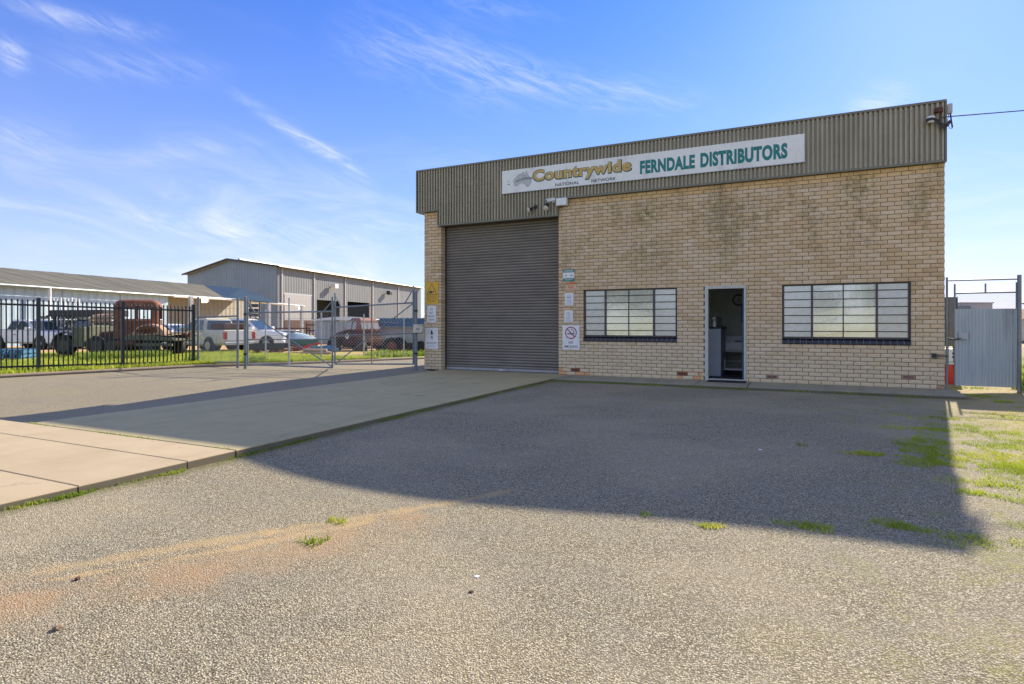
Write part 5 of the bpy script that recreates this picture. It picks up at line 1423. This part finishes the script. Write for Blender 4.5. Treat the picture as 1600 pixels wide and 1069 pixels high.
# tray, mudguard and clutter on it
MB().prism([(X(222), Z(524)), (X(262), Z(522)), (X(304), Z(528)), (X(304), Z(531)), (X(222), Z(530))], 'y', -1.0, 1.0).build('tray', M['olive'], tr)
MB().box(X(208), X(300), -.98, -.90, Z(539), Z(535)).build('tray_rail', M['olive'], tr)
for i in range(7): MB().box(X(226 + i * 11), X(226 + i * 11) + .22, -.96, .96, Z(523) + .0, Z(523) + .05, Matrix.Rotation(random.uniform(-.03, .03), 4, 'Y')).build('deck_board', M['old_timber'], tr)
r_ = random.Random(3)
for i in range(8):
    a = Vector((X(r_.uniform(190, 270)), r_.uniform(-.6, .5), r_.uniform(.45, .85))); b = a + Vector((r_.uniform(-.5, .5), r_.uniform(-.3, .3), r_.uniform(-.25, .25)))
    MB().tube([a, b], r_.uniform(.02, .06), 7).build('linkage', M['rust_dark'], tr)
MB().tube([(X(165), -.3, .9), (X(190), -.3, .95)], .16, 12).build('gearbox', M['rust_dark'], tr, True)
MB().tube([(X(206), -.86, .55), (X(240), -.86, .58)], .17, 14).build('fuel_tank', M['rust_dark'], tr, True)
x, y = at(238, 24.9); t = thing('mudguard', 'tan rusted mudguard hump lying on the derelict truck tray', 'mudguard', (x, y, height(523, 24.9)), YAW - .1)
MB().loft([[(r * math.cos(a) * 1.55, yy, r * math.sin(a)) for a in np.linspace(0, math.pi, 14)] for yy, r in ((-.30, .38), (-.24, .45), (.1, .46), (.26, .36))], closed=False, caps=False).build('arch', M['tan_rust'], t, True)
B(-.68, -.52, -.3, .26, -.02, .10).build('flange', M['tan_rust'], t)
# timber stack behind the bonnet
x, y = at(163, 27.2); t = thing('timber_stack', 'stack of weathered timber rails beside the rusty cab', 'timber', (x, y, -.12), YAW)
for i in range(4): B(-.65, .55, -.04, .0, 1.12 + i * .17, 1.22 + i * .17).build('board', M['old_timber'], t)
for xx in (-.6, -.05, .48): B(xx, xx + .06, 0.005, .06, 0, 1.85).build('upright', M['old_timber'], t)
x, y = at(165, 28.3); t = thing('car_roof_panel', 'rusted rounded roof panel propped above the timber rails', 'car panel', (x, y, height(502, 28.3)), YAW)
MB().loft([[(a * .55, -.4, 0), (a * .5, -.3, .22), (a * .42, -.1, .34), (a * .4, .3, .36)] for a in (-1, -.6, 0, .6, 1)], closed=False, caps=False).build('panel', M['tan_rust'], t, True)
for s_ in (-.5, .45): B(s_, s_ + .05, -.3, -.25, -1.3, 0).build('stand', M['rust_dark'], t)

# blue pallets at the left
x, y = at(18, 21.5)
for i in range(3):
    t = thing('pallet', ('bottom blue pallet of the stack at the left edge', 'middle blue pallet of the stack at the left edge', 'top blue pallet of the stack at the left edge')[i], 'pallet', (x + .04 * i, y, -.08 + i * .155), YAW + .15 + .05 * i, 'blue pallets')
    for k in range(6): B(-.75, .62, -.6 + k * .21, -.6 + k * .21 + .13, .12, .145).build('board', M['blue_paint'], t)
    for k in range(3): B(-.75 + k * .62, -.75 + k * .62 + .12, -.6, .58, .02, .12).build('bearer', M['blue_paint'], t)
    for k in (0, 2, 5): B(-.75, .62, -.6 + k * .21, -.6 + k * .21 + .12, 0, .02).build('base_board', M['blue_paint'], t)

# white bars standing behind the fence
x, y = at(101, 37); t = thing('white_rack', 'row of tall white bars standing against the long shed', 'rack', (x, y, -.2), YAW)
for i in range(9): MB().box(-.95 + i * .23, -.89 + i * .23, -.03, .03, 0, height(465 + (i % 3), 37) + .2).build('bar', M['white_paint'], t)
MB().box(-.97, .97, -.02, .02, .5, .56).build('rail', M['white_paint'], t)

# maroon truck
x, y = at(562, 32.5)
mt = thing('old_truck', 'old maroon cab-chassis truck with faded roof parked on the grass', 'truck', (x, y, -.36), YAW + math.radians(150))
mt.scale = (.92, 1.04, 1.08)
MB().loft([sect(1.62, .45, .85, .50, .40, .12), sect(1.56, .42, 1.08, .62, .48, .16), sect(1.2, .42, 1.16, .66, .52, .18), sect(.45, .42, 1.22, .74, .62, .16), sect(.40, .42, 1.22, .84, .76, .14)]).build('bonnet', M['maroon'], mt, True)
MB().loft([sect(.42, .40, 1.24, .86, .80, .1), sect(-.80, .40, 1.24, .88, .82, .1)]).build('cab_body', M['maroon'], mt, True)
MB().loft([sect(.46, 1.20, 1.24, .80, .74, .03), sect(.16, 1.20, 1.74, .80, .66, .08), sect(-.05, 1.20, 1.84, .80, .66, .10), sect(-.60, 1.20, 1.84, .80, .66, .10), sect(-.76, 1.20, 1.72, .80, .68, .10), sect(-.82, 1.20, 1.24, .80, .76, .03)]).build('cab_roof', simple('faded_cab_paint', (0.24, 0.105, 0.075), 0.7, var=.3, scale=3, dirt=(0.10, 0.03, 0.025), dirt_amt=.9), mt, True)
pg = simple('pale_window_view', (0.33, 0.36, 0.37), .15, var=.1, bump=0)
for s in (-1, 1):
    MB().add([(.30, s * .825, 1.27), (.10, s * .715, 1.66), (-.20, s * .715, 1.68), (-.20, s * .825, 1.27)], [(0, 1, 2, 3)]).build('side_window', pg, mt)
    MB().add([(-.30, s * .825, 1.27), (-.30, s * .715, 1.66), (-.56, s * .715, 1.64), (-.58, s * .825, 1.27)], [(0, 1, 2, 3)]).build('side_window', pg, mt)
    fender(1.08, .50, 0, 180, s * .62, s * .96, M['maroon'], mt, .48)
    wheel(mt, 1.08, s * .78, .38, .24, 'rust_dark'); wheel(mt, -.95, s * .74, .38, .26, 'rust_dark')
    MB().box(-.55, .5, s * .95 - .12, s * .95 + .12, .36, .41).build('running_board', M['rust_dark'], mt)
    MB().disc((.02, s * .885, .93), (0, 1, 0), .13, .012, 20).build('door_badge', M['sign_plain'], mt)
    MB().disc((.02, s * .893, .93), (0, 1, 0), .06, .006, 14).build('door_badge_centre', M['teal'], mt)
    MB().box(-.16, -.04, s * .895 - .01, s * .895 + .01, 1.10, 1.13).build('door_handle', M['galv'], mt)
for ya, yb in ((-.62, -.22), (-.18, .18), (.22, .62)): MB().add([(-.855, ya, 1.30), (-.855, yb, 1.30), (-.80, yb, 1.60), (-.80, ya, 1.60)], [(0, 1, 2, 3)]).build('rear_window', pg, mt)
for s in (-.35, .35): MB().box(-2.9, .4, s - .05, s + .05, .48, .62).build('chassis_rail', M['rust_dark'], mt)
MB().box(-1.15, -.84, -.8, .8, .62, .82, c=.02).build('step_box', M['rust_dark'], mt)
MB().disc((1.64, 0, .9), (1, 0, 0), .18, .05, 16).build('grille', M['black_plastic'], mt)
for k, (dx_, lab) in enumerate(((612, 'left one of the bare truck wheels leaning right of the maroon truck'), (622, 'middle one of the bare truck wheels right of the maroon truck'), (633, 'right one of the bare truck wheels, nearest the gate post'))):
    x, y = at(dx_, 26.5 + k * .3); t = thing('loose_wheel', lab, 'wheel', (x, y, -.12), YAW + .25)
    MB().tube([(0, -.13, .40), (0, -.10, .40), (0, .10, .40), (0, .13, .40)], [.38, .42, .42, .38], 24).build('tyre', M['rubber'], t, True)
    MB().tube([(0, -.135, .40), (0, -.12, .40)], [.22, .25], 18).build('rim', M['rust'], t, True)
x, y = at(650, 27.5); t = thing('trailer_chassis', 'rusted trailer frame on the grass behind the gate post', 'trailer', (x, y, -.12), YAW)
for s in (-.5, .5): MB().box(-1.4, 1.8, s - .05, s + .05, .42, .55).build('frame_rail', M['rust_dark'], t)
for k in range(4): MB().box(-1.3 + k, -1.2 + k, -.45, .45, .43, .54).build('cross_member', M['rust_dark'], t)
for xx in (.3, 1.2): MB().disc((xx, -.62, .32), (0, 1, 0), .32, .2, 18, bevel=.04).build('wheel', M['rubber'], t)
MB().box(-1.3, .9, -.55, -.5, .56, .90).build('side_board', M['grey_panel'], t)

x, y = at(286, 25.4); t = thing('engine_block', 'dark greasy engine block resting at the end of the derelict tray', 'engine', (x, y, height(527, 25.4)), YAW)
MB().box(-.30, .28, -.2, .2, 0, .20, c=.03).build('block', M['rust_dark'], t)
MB().tube([(-.2, -.22, .1), (.3, -.22, .16)], .05, 8).build('manifold', M['rust'], t)
MB().disc((.32, 0, .1), (1, 0, 0), .12, .05, 14).build('flywheel', M['rust_dark'], t)
x, y = at(449, 30); t = thing('scrap_heap', 'low heap of dark scrap bars on the soil beyond the left gate leaf', 'scrap', (x, y, -.18), YAW)
r_ = random.Random(9)
for i in range(16):
    a = Vector((r_.uniform(-1.3, .9), r_.uniform(-.5, .5), r_.uniform(.05, .3))); b = a + Vector((r_.uniform(-.7, .7), r_.uniform(-.4, .4), r_.uniform(-.04, .25)))
    MB().tube([a, b], r_.uniform(.02, .06), 6).build('bar', M[r_.choice(['rust_dark', 'dark_steel', 'rust', 'olive'])], t)
x, y = at(420, 28.5); t = thing('ute_tray', 'rusty loose ute tray lying behind the gate post', 'tray', (x, y, -.16), YAW + .2)
MB().box(-.8, .8, -.5, .5, .22, .28).build('deck', M['rust_dark'], t)
for s_ in (-.5, .46): MB().box(-.8, .8, s_, s_ + .04, .28, .52).build('side_board', M['dark_steel'], t)
for s_ in (-.6, .5): MB().box(s_, s_ + .12, -.45, .45, 0, .22).build('bearer', M['old_timber'], t)

# container wall, blue mesh crate, canopy trailer, boat, steel frames
x, y = at(626, 38); t = thing('shipping_container', 'pale grey ribbed container wall behind the maroon truck', 'container', (x, y, -.3), YAW)
MB().box(-1.9, 2.6, 0, 2.3, 0, height(511, 38) + .3).build('box_body', M['grey_panel'], t)
for k in range(22): MB().box(-1.85 + k * .2, -1.75 + k * .2, -.03, -.001, .06, height(512, 38) + .28).build('rib', M['grey_panel'], t)
x, y = at(626, 37.5); t = thing('mesh_crate', 'long blue mesh sided crate lying on the grey container', 'crate', (x, y, height(511, 38) + .01), YAW)
MB().box(-1.6, 2.6, .3, 1.6, 0, .52).build('netting', M['blue_tarp'], t)
for k in range(9): MB().box(-1.62 + k * .5, -1.57 + k * .5, .26, .30, 0, .60).build('upright', M['blue_paint'], t)
for z_ in (.02, .28, .52): MB().box(-1.62, 2.6, .24, .259, z_, z_ + .04).build('rail', M['blue_paint'], t)
x, y = at(536, 36); t = thing('canopy_trailer', 'white roofed ribbed trailer behind the steel frames and maroon truck', 'trailer', (x, y, -.3), YAW + .1)
MB().box(-1.7, 1.9, 0, 2.2, .35, height(502, 36) + .3).build('side_wall', M['grey_panel'], t)
for k in range(14): MB().box(-1.65 + k * .25, -1.55 + k * .25, -.03, -.001, .4, height(503, 36) + .28).build('rib', M['galv_light'], t)
zt_ = height(501, 36) + .3
MB().prism([(-1.85, zt_), (2.0, zt_ + .04), (2.0, zt_ + .12), (.6, zt_ + .24), (-.6, zt_ + .22), (-1.85, zt_ + .06)], 'y', -.15, 2.3).build('roof', M['white_paint'], t)
for s in (-.6, .5): MB().disc((s, -.02, .34), (0, 1, 0), .33, .2, 18, bevel=.04).build('wheel', M['rubber'], t)
x, y = at(460, 33); t = thing('covered_boat', 'small boat under a pale blue and white cover', 'boat', (x, y, -.25), YAW + .12)
MB().loft([[(xx, -w_, z_), (xx, -w_ * .8, z_ - .28), (xx, 0, z_ - .42), (xx, w_ * .8, z_ - .28), (xx, w_, z_)] for xx, w_, z_ in ((-1.3, .5, .72), (-.6, .7, .70), (.6, .72, .70), (1.0, .5, .72), (1.3, .06, .76))], closed=False, caps=False).build('hull', M['teal'], t, True)
MB().loft([[(xx, -w_, .71), (xx, -w_ * .6, .71 + h_), (xx, 0, .71 + h_ * 1.2), (xx, w_ * .6, .71 + h_), (xx, w_, .71)] for xx, w_, h_ in ((-1.35, .5, .05), (-1.0, .64, .42), (-.3, .74, .40), (.6, .70, .24), (1.25, .08, .03))], closed=False, caps=False).build('cover', M['pale_blue'], t, True)
MB().box(-.95, .2, -.4, .3, 1.16, 1.22, c=.02).build('hatch', M['white_paint'], t)
for s in (-.7, .7): MB().disc((s, -.5, .2), (0, 1, 0), .2, .12, 14).build('trailer_wheel', M['rubber'], t)
x, y = at(424, 37); t = thing('yellow_machine', 'pale yellow machine body beside the white ute bonnet', 'machine', (x, y, -.25), YAW)
MB().prism([(-.45, .75), (.5, .70), (.55, 1.0), (.35, 1.18), (-.35, 1.15)], 'y', -.5, .5).build('body', M['yellow_paint'], t)
MB().tube([(-.1, -.2, 1.15), (.0, -.2, 1.35), (.15, -.2, 1.32)], .07, 8).build('pipe', M['white_paint'], t)
for s in (-.3, .35): MB().disc((s, -.45, .32), (0, 1, 0), .32, .25, 18, bevel=.04).build('wheel', M['rubber'], t)
MB().box(-.5, .5, -.45, .45, .4, .74).build('chassis', M['dark_steel'], t)
def frame(name, label, cat, px, d, z0, pts_list, r, m, rz=0.0):
    x, y = at(px, d); t = thing(name, label, cat, (x, y, z0), YAW + rz)
    for p in pts_list: MB().tube(p, r, 6).build('bar', m, t)
    return t
k_ = 917 / 36.5
L = [[((478 - 510) / k_, 0, (548 - a) / k_), ((560 - 510) / k_, 0, (548 - a) / k_)] for a in (509, 518, 529)]
L += [[((c - 510) / k_, 0, (548 - 505) / k_), ((c - 510) / k_, 0, 0)] for c in (479, 494, 513, 536, 558)]
frame('steel_rack', 'rusty brown steel frame behind the gate leaves', 'rack', 510, 36.5, -.30, L, .045, M['rust_dark'])
k_ = 917 / 45.0
L = [[((428 - 450) / k_, 0, (530 - 504) / k_), ((485 - 450) / k_, 0, (530 - 504) / k_)]] + [[((c - 450) / k_, 0, (530 - 504) / k_), ((c - 450) / k_, 0, 0)] for c in (430, 436.5, 450, 466, 484)]
frame('stock_rail', 'dark rusty rail fence in front of the large shed door', 'rail', 450, 45, -.3, L, .06, M['rust_dark'])
frame('steel_beam', 'bright red steel drawbar lying on the yard clutter', 'beam', 480, 30, -.2, [[(-.72, 0, .22), (.75, 0, .56)], [(-.72, 0, .20), (.1, 0, .30)]], .05, M['red_paint'])
x, y = at(505, 30.5); t = thing('tarp_bundle', 'crumpled blue and green bundle beside the red drawbar', 'bundle', (x, y, -.2), YAW)
MB().loft([[(xx, r_ * math.cos(a), .22 + r_ * .6 * math.sin(a)) for a in np.linspace(0, 6.28, 10)[:-1]] for xx, r_ in ((-.9, .05), (-.7, .26), (-.2, .22), (.2, .33), (.6, .25), (.75, .04))]).build('cover', M['teal'], t, True)
MB().loft([[(xx, -.2 + r_ * math.cos(a), .20 + r_ * .7 * math.sin(a)) for a in np.linspace(0, 6.28, 10)[:-1]] for xx, r_ in ((.1, .04), (.25, .24), (.6, .22), (.85, .04))]).build('blue_cover', M['blue_paint'], t, True)
x, y = at(496, 27.5); t = thing('log_bundle', 'pale timber bundle lying on the grass in front of the frames', 'timber', (x, y, -.12), YAW + .05)
for k in range(5): MB().tube([(-.75 + .05 * k, -.2 + (k % 3) * .13, .08 + .13 * (k // 3)), (.70 - .07 * k, -.2 + (k % 3) * .13, .08 + .12 * (k // 3))], .065, 8).build('log', M['pale_timber'], t, True)
x, y = at(397, 33.5); t = thing('gantry', 'tall black stacked gantry between the sheds behind the white ute', 'gantry', (x, y, -.25), YAW)
for k in range(7): MB().box(-.22, .32, -.2, .2, .9 + k * .27, 1.07 + k * .27).build('rung', M['dark_steel'], t)
for s in (-.24, .30): MB().box(s, s + .05, -.04, .04, 0, 2.85).build('post', M['dark_steel'], t)

# ------------------------------------------------------------------ grass, weeds, loose stones
def blades(name, pts, h0, h1, w, m, lean=0.4, label=None, cat=None, kind='stuff'):
    n = len(pts); pts = np.asarray(pts)
    a = rng.uniform(0, 2 * math.pi, n); h = rng.uniform(h0, h1, n); l = rng.uniform(0, lean, n) * h; b = rng.uniform(0, 2 * math.pi, n)
    ww = w * rng.uniform(.6, 1.4, n)
    dx, dy = np.cos(a) * ww / 2, np.sin(a) * ww / 2; lx, ly = np.cos(b) * l, np.sin(b) * l
    v = np.empty((n, 5, 3))
    v[:, 0] = pts - np.stack([dx, dy, 0 * h + .01], 1); v[:, 1] = pts + np.stack([dx, dy, 0 * h - .01], 1)
    v[:, 2] = pts + np.stack([dx * .7 + lx * .35, dy * .7 + ly * .35, h * .6], 1); v[:, 3] = pts + np.stack([-dx * .7 + lx * .35, -dy * .7 + ly * .35, h * .6], 1)
    v[:, 4] = pts + np.stack([lx, ly, h], 1)
    i = np.arange(n)[:, None] * 5
    f = np.concatenate([i + np.array([[0, 1, 2]]), i + np.array([[0, 2, 3]]), i + np.array([[3, 2, 4]])])
    o = link(name, fastmesh(name, v.reshape(-1, 3), f, m), kind=kind)
    if label: o['label'] = label
    if cat: o['category'] = cat
    return o
# yard turf: dense near the kerb, thinning out to bare soil
P_ = []
kp = [Vector((a, b, 0)) for a, b in KERB[1:10]]
while len(P_) < 80000:
    i = random.randrange(0, 8); f = random.random(); a = kp[i].lerp(kp[i + 1], f)
    tt = random.random() ** 1.4 * 16
    x, y = a.x - .16 - .94 * tt, a.y + .34 * tt; d = depth(x, y)
    if d < 8 or d > 34: continue
    if d > 24 and random.random() < (d - 24) / 10: continue
    k = smooth01((tt - .3) / 3); z = .015 * (1 - k) + zyard(x, y) * k
    cl = math.sin(x * 1.9 + math.sin(y * 1.3) * 2) * math.sin(y * 1.6 + 1)
    if cl < random.uniform(-1.1, .45): continue
    P_.append((x, y, z))
blades('yard_turf', P_, .05, .16, .022, M['grass'], .7, 'bright green turf on the yard side of the kerb', 'grass')
P_ = []
for (px, d, rr, n) in ((185, 22.5, .9, 900), (215, 22.8, .8, 900), (240, 23.2, .6, 500), (610, 24.5, .8, 500), (640, 24.5, .8, 500), (590, 25, .5, 300), (400, 19.3, .35, 260), (302, 19.2, .25, 120), (150, 22, .6, 300)):
    cx_, cy_ = at(px, d)
    for _ in range(n):
        a = random.uniform(0, 6.28); r = rr * math.sqrt(random.random()); x, y = cx_ + r * math.cos(a), cy_ + r * math.sin(a); P_.append((x, y, zyard(x, y)))
blades('tall_weeds', P_, .12, .38, .04, M['weed'], .8, 'taller weeds growing under the derelict trucks', 'weeds')

# turf patches on the lot and right-hand verge
from mathutils import noise as mnoise
def patch(cx, cy, rx, ry, n, out, zfun=zlot, pw=.6):
    for _ in range(n):
        a = random.uniform(0, 6.28); r = random.random() ** pw * (1.0 + .35 * math.sin(a * 3 + cx * 9))
        x, y = cx + rx * r * math.cos(a), cy + ry * r * math.sin(a)
        nz = mnoise.noise(Vector((x * 3.1, y * 3.1, 0))) + .7 * mnoise.noise(Vector((x * 10, y * 10, 4)))
        if rx > .15 and nz < random.uniform(-.45, .22): continue
        out.append((x, y, zfun(x, y)))
P_ = []
for (x, y, rx, ry, n) in ((10.75, -7.0, .34, .55, 1500), (10.9, -6.2, .3, .5, 700), (10.2, -7.1, .25, .12, 260), (11.1, -5.2, .45, .3, 600), (11.3, -4.0, .5, .2, 400), (11.0, -8.0, .3, .25, 350), (11.15, -8.5, .2, .15, 160), (10.8, -8.35, .15, .1, 90),
        (10.1, -9.5, .2, .1, 160), (9.6, -9.75, .18, .1, 120), (10.5, -9.6, .3, .15, 160), (9.0, -10.0, .10, .06, 50), (11.2, -9.3, .35, .25, 220), (11.9, -8.3, .6, .5, 700), (11.5, -7.2, .45, .35, 900), (12.0, -7.1, .5, .3, 900), (12.3, -5.8, .8, .8, 1800),
        (11.9, -6.3, .4, .5, 800), (12.8, -4.4, .8, .6, 900), (11.6, -10.2, .3, .2, 110), (12.9, -7.3, .8, .8, 900), (12.7, -9.0, .5, .5, 350), (11.35, -6.9, .35, .9, 900), (11.7, -5.0, .5, .9, 900), (12.4, -3.4, .7, .6, 600), (13.3, -2.2, .5, .3, 300), (12.85, -1.4, .25, .12, 260), (12.6, -.6, .2, .3, 260)): patch(x, y, rx, ry, int(n * 4.5), P_)
blades('verge_turf', P_, .006, .034, .0045, M['grass'], 1.2, 'patchy low turf creeping over the gravel at the right', 'grass')
P_ = []
for (x, y, r, n) in ((12.75, -.75, .16, 160), (12.95, -2.55, .13, 140), (11.78, -7.1, .22, 200), (12.1, -7.25, .28, 260), (12.4, -7.05, .22, 160), (12.0, -8.4, .1, 90), (11.75, -8.55, .10, 90), (13.75, -.45, .22, 420), (13.6, -.15, .18, 300), (12.55, .9, .25, 260), (12.9, .7, .3, 260), (6.72, -11.26, .09, 120), (6.5, -10.86, .03, 30), (6.57, -10.86, .06, 50), (9.6, -6.9, .07, 40), (8.55, -9.9, .05, 24), (13.4, -5.0, .3, 200)):
    patch(x, y, r, r, n, P_)
blades('verge_weeds', P_, .008, .045, .008, M['weed'], 1.0, 'small weed tufts dotted over the gravel and verge', 'weeds')
P_ = []
patch(13.85, -.2, .25, .25, 300, P_); patch(14.2, 1.2, .7, .8, 900, P_)
blades('shrub', P_, .15, .75, .05, M['weed'], .8, 'leafy green shrub at the foot of the right fence post', 'shrub', None)
# moss and weeds along slab edges and wall strip
P_ = []
for _ in range(5200):
    y = random.uniform(-13, -1.2); c = math.sin(y * 2.3) * math.sin(y * 5.1 + 1)
    if c < random.uniform(-.5, .75): continue
    x = 4.385 + abs(random.gauss(0, .022)); P_.append((x, y, zlot(x, y)))
for _ in range(5200):
    x = random.uniform(4.42, 12.3); c = math.sin(x * 1.9 + .3) * math.sin(x * 4.3)
    if x > 7 and c < random.uniform(-.4, .8): continue
    y = -1.17 - abs(random.gauss(0, .05 if x < 7.4 else .02)); P_.append((x, y, zlot(x, y)))
for _ in range(900):
    x = random.uniform(.6, 4.3)
    if math.sin(x * 3.1) < random.uniform(-.5, 1): continue
    P_.append((x, -9.928 + random.gauss(0, .006), -.01))
for (yy) in (-10.6, -11.43, -11.5): patch(4.42, yy, .03, .12, 120, P_)
for _ in range(700):
    s = random.uniform(-.8, 1.0); x, y = fpnt(s); P_.append((x + .2 + random.gauss(0, .03), y - .12 + random.gauss(0, .03), zl(x, y)))
blades('edge_moss', P_, .008, .038, .007, M['weed'], 1.1, 'moss and tiny weeds along the concrete edges', 'moss')

# loose chips: real stones on the lot where they show largest
def stones(name, n, xr, yr, s0, s1, m, keep=None):
    x = rng.uniform(*xr, n); y = rng.uniform(*yr, n)
    d = -(x - CAMX) * sn + (y - CAMY) * cs; px = ((x - CAMX) * cs + (y - CAMY) * sn) / np.maximum(d, .1)
    ok = (d > 1.6) & (np.abs(px) < 1.05)
    if keep is not None: ok &= keep(x, y, d)
    x, y = x[ok], y[ok]; n = len(x)
    z = -0.06 - 0.11 * np.exp(-((x - 6.4) / 2.0) ** 2 - ((y + 9.6) / 2.6) ** 2) + 0.006 * np.sin(x * 1.7 + .4) * np.sin(y * 1.3)
    r = rng.uniform(s0, s1, n); base = np.array([(1, 0, 0), (0, 1, 0), (-1, 0, 0), (0, -1, 0), (0, 0, .75), (0, 0, -.5)], float)
    v = base[None] * r[:, None, None] * rng.uniform(.6, 1.25, (n, 6, 1))
    v[:, :, :] += rng.normal(0, .12, (n, 6, 3)) * r[:, None, None]
    a = rng.uniform(0, 6.28, n); ca, sa = np.cos(a), np.sin(a)
    vx = v[:, :, 0] * ca[:, None] - v[:, :, 1] * sa[:, None]; vy = v[:, :, 0] * sa[:, None] + v[:, :, 1] * ca[:, None]
    v = np.stack([vx + x[:, None], vy + y[:, None], v[:, :, 2] + z[:, None] + (r * .18)[:, None]], 2)
    f0 = np.array([(0, 1, 4), (1, 2, 4), (2, 3, 4), (3, 0, 4)]); i = np.arange(n)[:, None, None] * 6
    return link(name, fastmesh(name, v.reshape(-1, 3), (i + f0[None]).reshape(-1, 3), m), kind='stuff')
def chip_material():
    m, nt, b, g = newmat('loose_chips'); i = g.island()
    p = g.pos(); x, y, z = g.xyz(p)
    col = g.ramp(i, [(0, (0.13, 0.115, 0.095)), (0.3, (0.27, 0.235, 0.185)), (0.7, (0.42, 0.37, 0.285)), (1, (0.68, 0.62, 0.50))])
    d1 = seg_dist(g, x, y, (5.7, -12.9), (6.55, -11.75)).min(seg_dist(g, x, y, (6.55, -11.75), (6.95, -10.7)))
    wob = g.noise(g.vec(x, y, 0.0), 3.5, 5, 0.7)
    col = g.mix((1.0 - (d1 + (wob - 0.5) * 0.7).ss(0.02, 0.55)) * 0.42, col, (0.383, 0.265, 0.162))
    setin(nt, b, 'Base Color', col); b.inputs['Roughness'].default_value = .85
    return m
M['chip'] = chip_material()
o = stones('loose_gravel', 680000, (4.45, 14.0), (-13.0, -7.5), .0022, .0060, M['chip'], lambda x, y, d: (d < 6.2) & (rng.random(len(x)) < np.clip((6.8 - d) / 3.5, 0, 1)))
o['label'] = 'loose stone chips scattered over the sealed lot in the foreground'; o['category'] = 'gravel'
def pebble(name, label, cat, x, y, s, m, flat_=.6):
    import bmesh
    bm = bmesh.new(); bmesh.ops.create_icosphere(bm, subdivisions=2, radius=s)
    r = random.Random(int(x * 100))
    for v in bm.verts: v.co *= r.uniform(.75, 1.2); v.co.z *= flat_
    me = bpy.data.meshes.new(name); bm.to_mesh(me); bm.free(); me.materials.append(m)
    link(name, me, None, (x, y, zlot(x, y) + s * flat_ * .5), (0, 0, r.uniform(0, 6)), label, None, cat)
pebble('stone', 'brown stone on the reddish silt at lower left', 'stone', 6.52, -12.62, .022, M['stone'])
pebble('stone', 'small dark stone in the upper silt line at left', 'stone', 6.02, -12.27, .016, M['rust_dark'])
pebble('paper_scrap', 'white scrap lying on the sunlit gravel in the middle', 'litter', 7.94, -11.30, .016, M['sign_plain'], .25)
pebble('dead_leaf', 'dark curled leaf on the sunlit gravel below the white scrap', 'leaf', 8.01, -11.49, .014, M['rust_dark'], .4)
pebble('paper_scrap', 'tiny white scrap in the shade of the building', 'litter', 9.2, -7.3, .02, M['sign_plain'], .3)

# trees across the street behind the camera, seen only as reflections in the windows
def tree(x, y, h, seed, label):
    r = random.Random(seed); t = thing('street_tree', label, 'tree', (x, y, -.1))
    MB().tube([(0, 0, 0), (.1, 0, h * .25), (.0, .1, h * .5), (.1, 0, h * .85)], [h * .03, h * .024, h * .016, .03], 8).build('trunk', M['bark'], t, True)
    for k in range(6):
        a = r.uniform(0, 6.28); z0 = h * r.uniform(.3, .6)
        MB().tube([(0, 0, z0), (math.cos(a) * h * .18, math.sin(a) * h * .18, z0 + h * .15), (math.cos(a) * h * .3, math.sin(a) * h * .3, z0 + h * .28)], [h * .012, h * .008, .02], 6).build('limb', M['bark'], t, True)
    cl = [(r.uniform(-.28, .28) * h, r.uniform(-.28, .28) * h, r.uniform(.42, .95) * h, r.uniform(.08, .17) * h) for _ in range(26)]
    P = []
    for (cx_, cy_, cz, cr) in cl:
        for _ in range(110):
            v = Vector((r.gauss(0, 1), r.gauss(0, 1), r.gauss(0, .8))); v = v.normalized() * cr * r.random() ** .4; P.append((cx_ + v.x, cy_ + v.y, cz + v.z))
    P = np.array(P); n = len(P); q = rng.normal(0, .16, (n, 4, 3)) + P[:, None]
    i = np.arange(n)[:, None] * 4
    f = np.concatenate([i + np.array([[0, 1, 2]]), i + np.array([[0, 2, 3]])])
    link('crown', fastmesh('crown', q.reshape(-1, 3), f, M['foliage']), t)
for k, (x, y, h) in enumerate(((-3.5, -46, 6), (-9, -54, 8), (11.5, -44, 5), (17.5, -50, 7), (27, -62, 9), (-16, -58, 9))):
    tree(x, y, h, k + 1, ('round green tree across the street', 'tallest green tree across the street', 'small green tree across the street', 'spreading tree across the street to the right', 'far right broad tree across the street', 'far left broad tree across the street')[k])
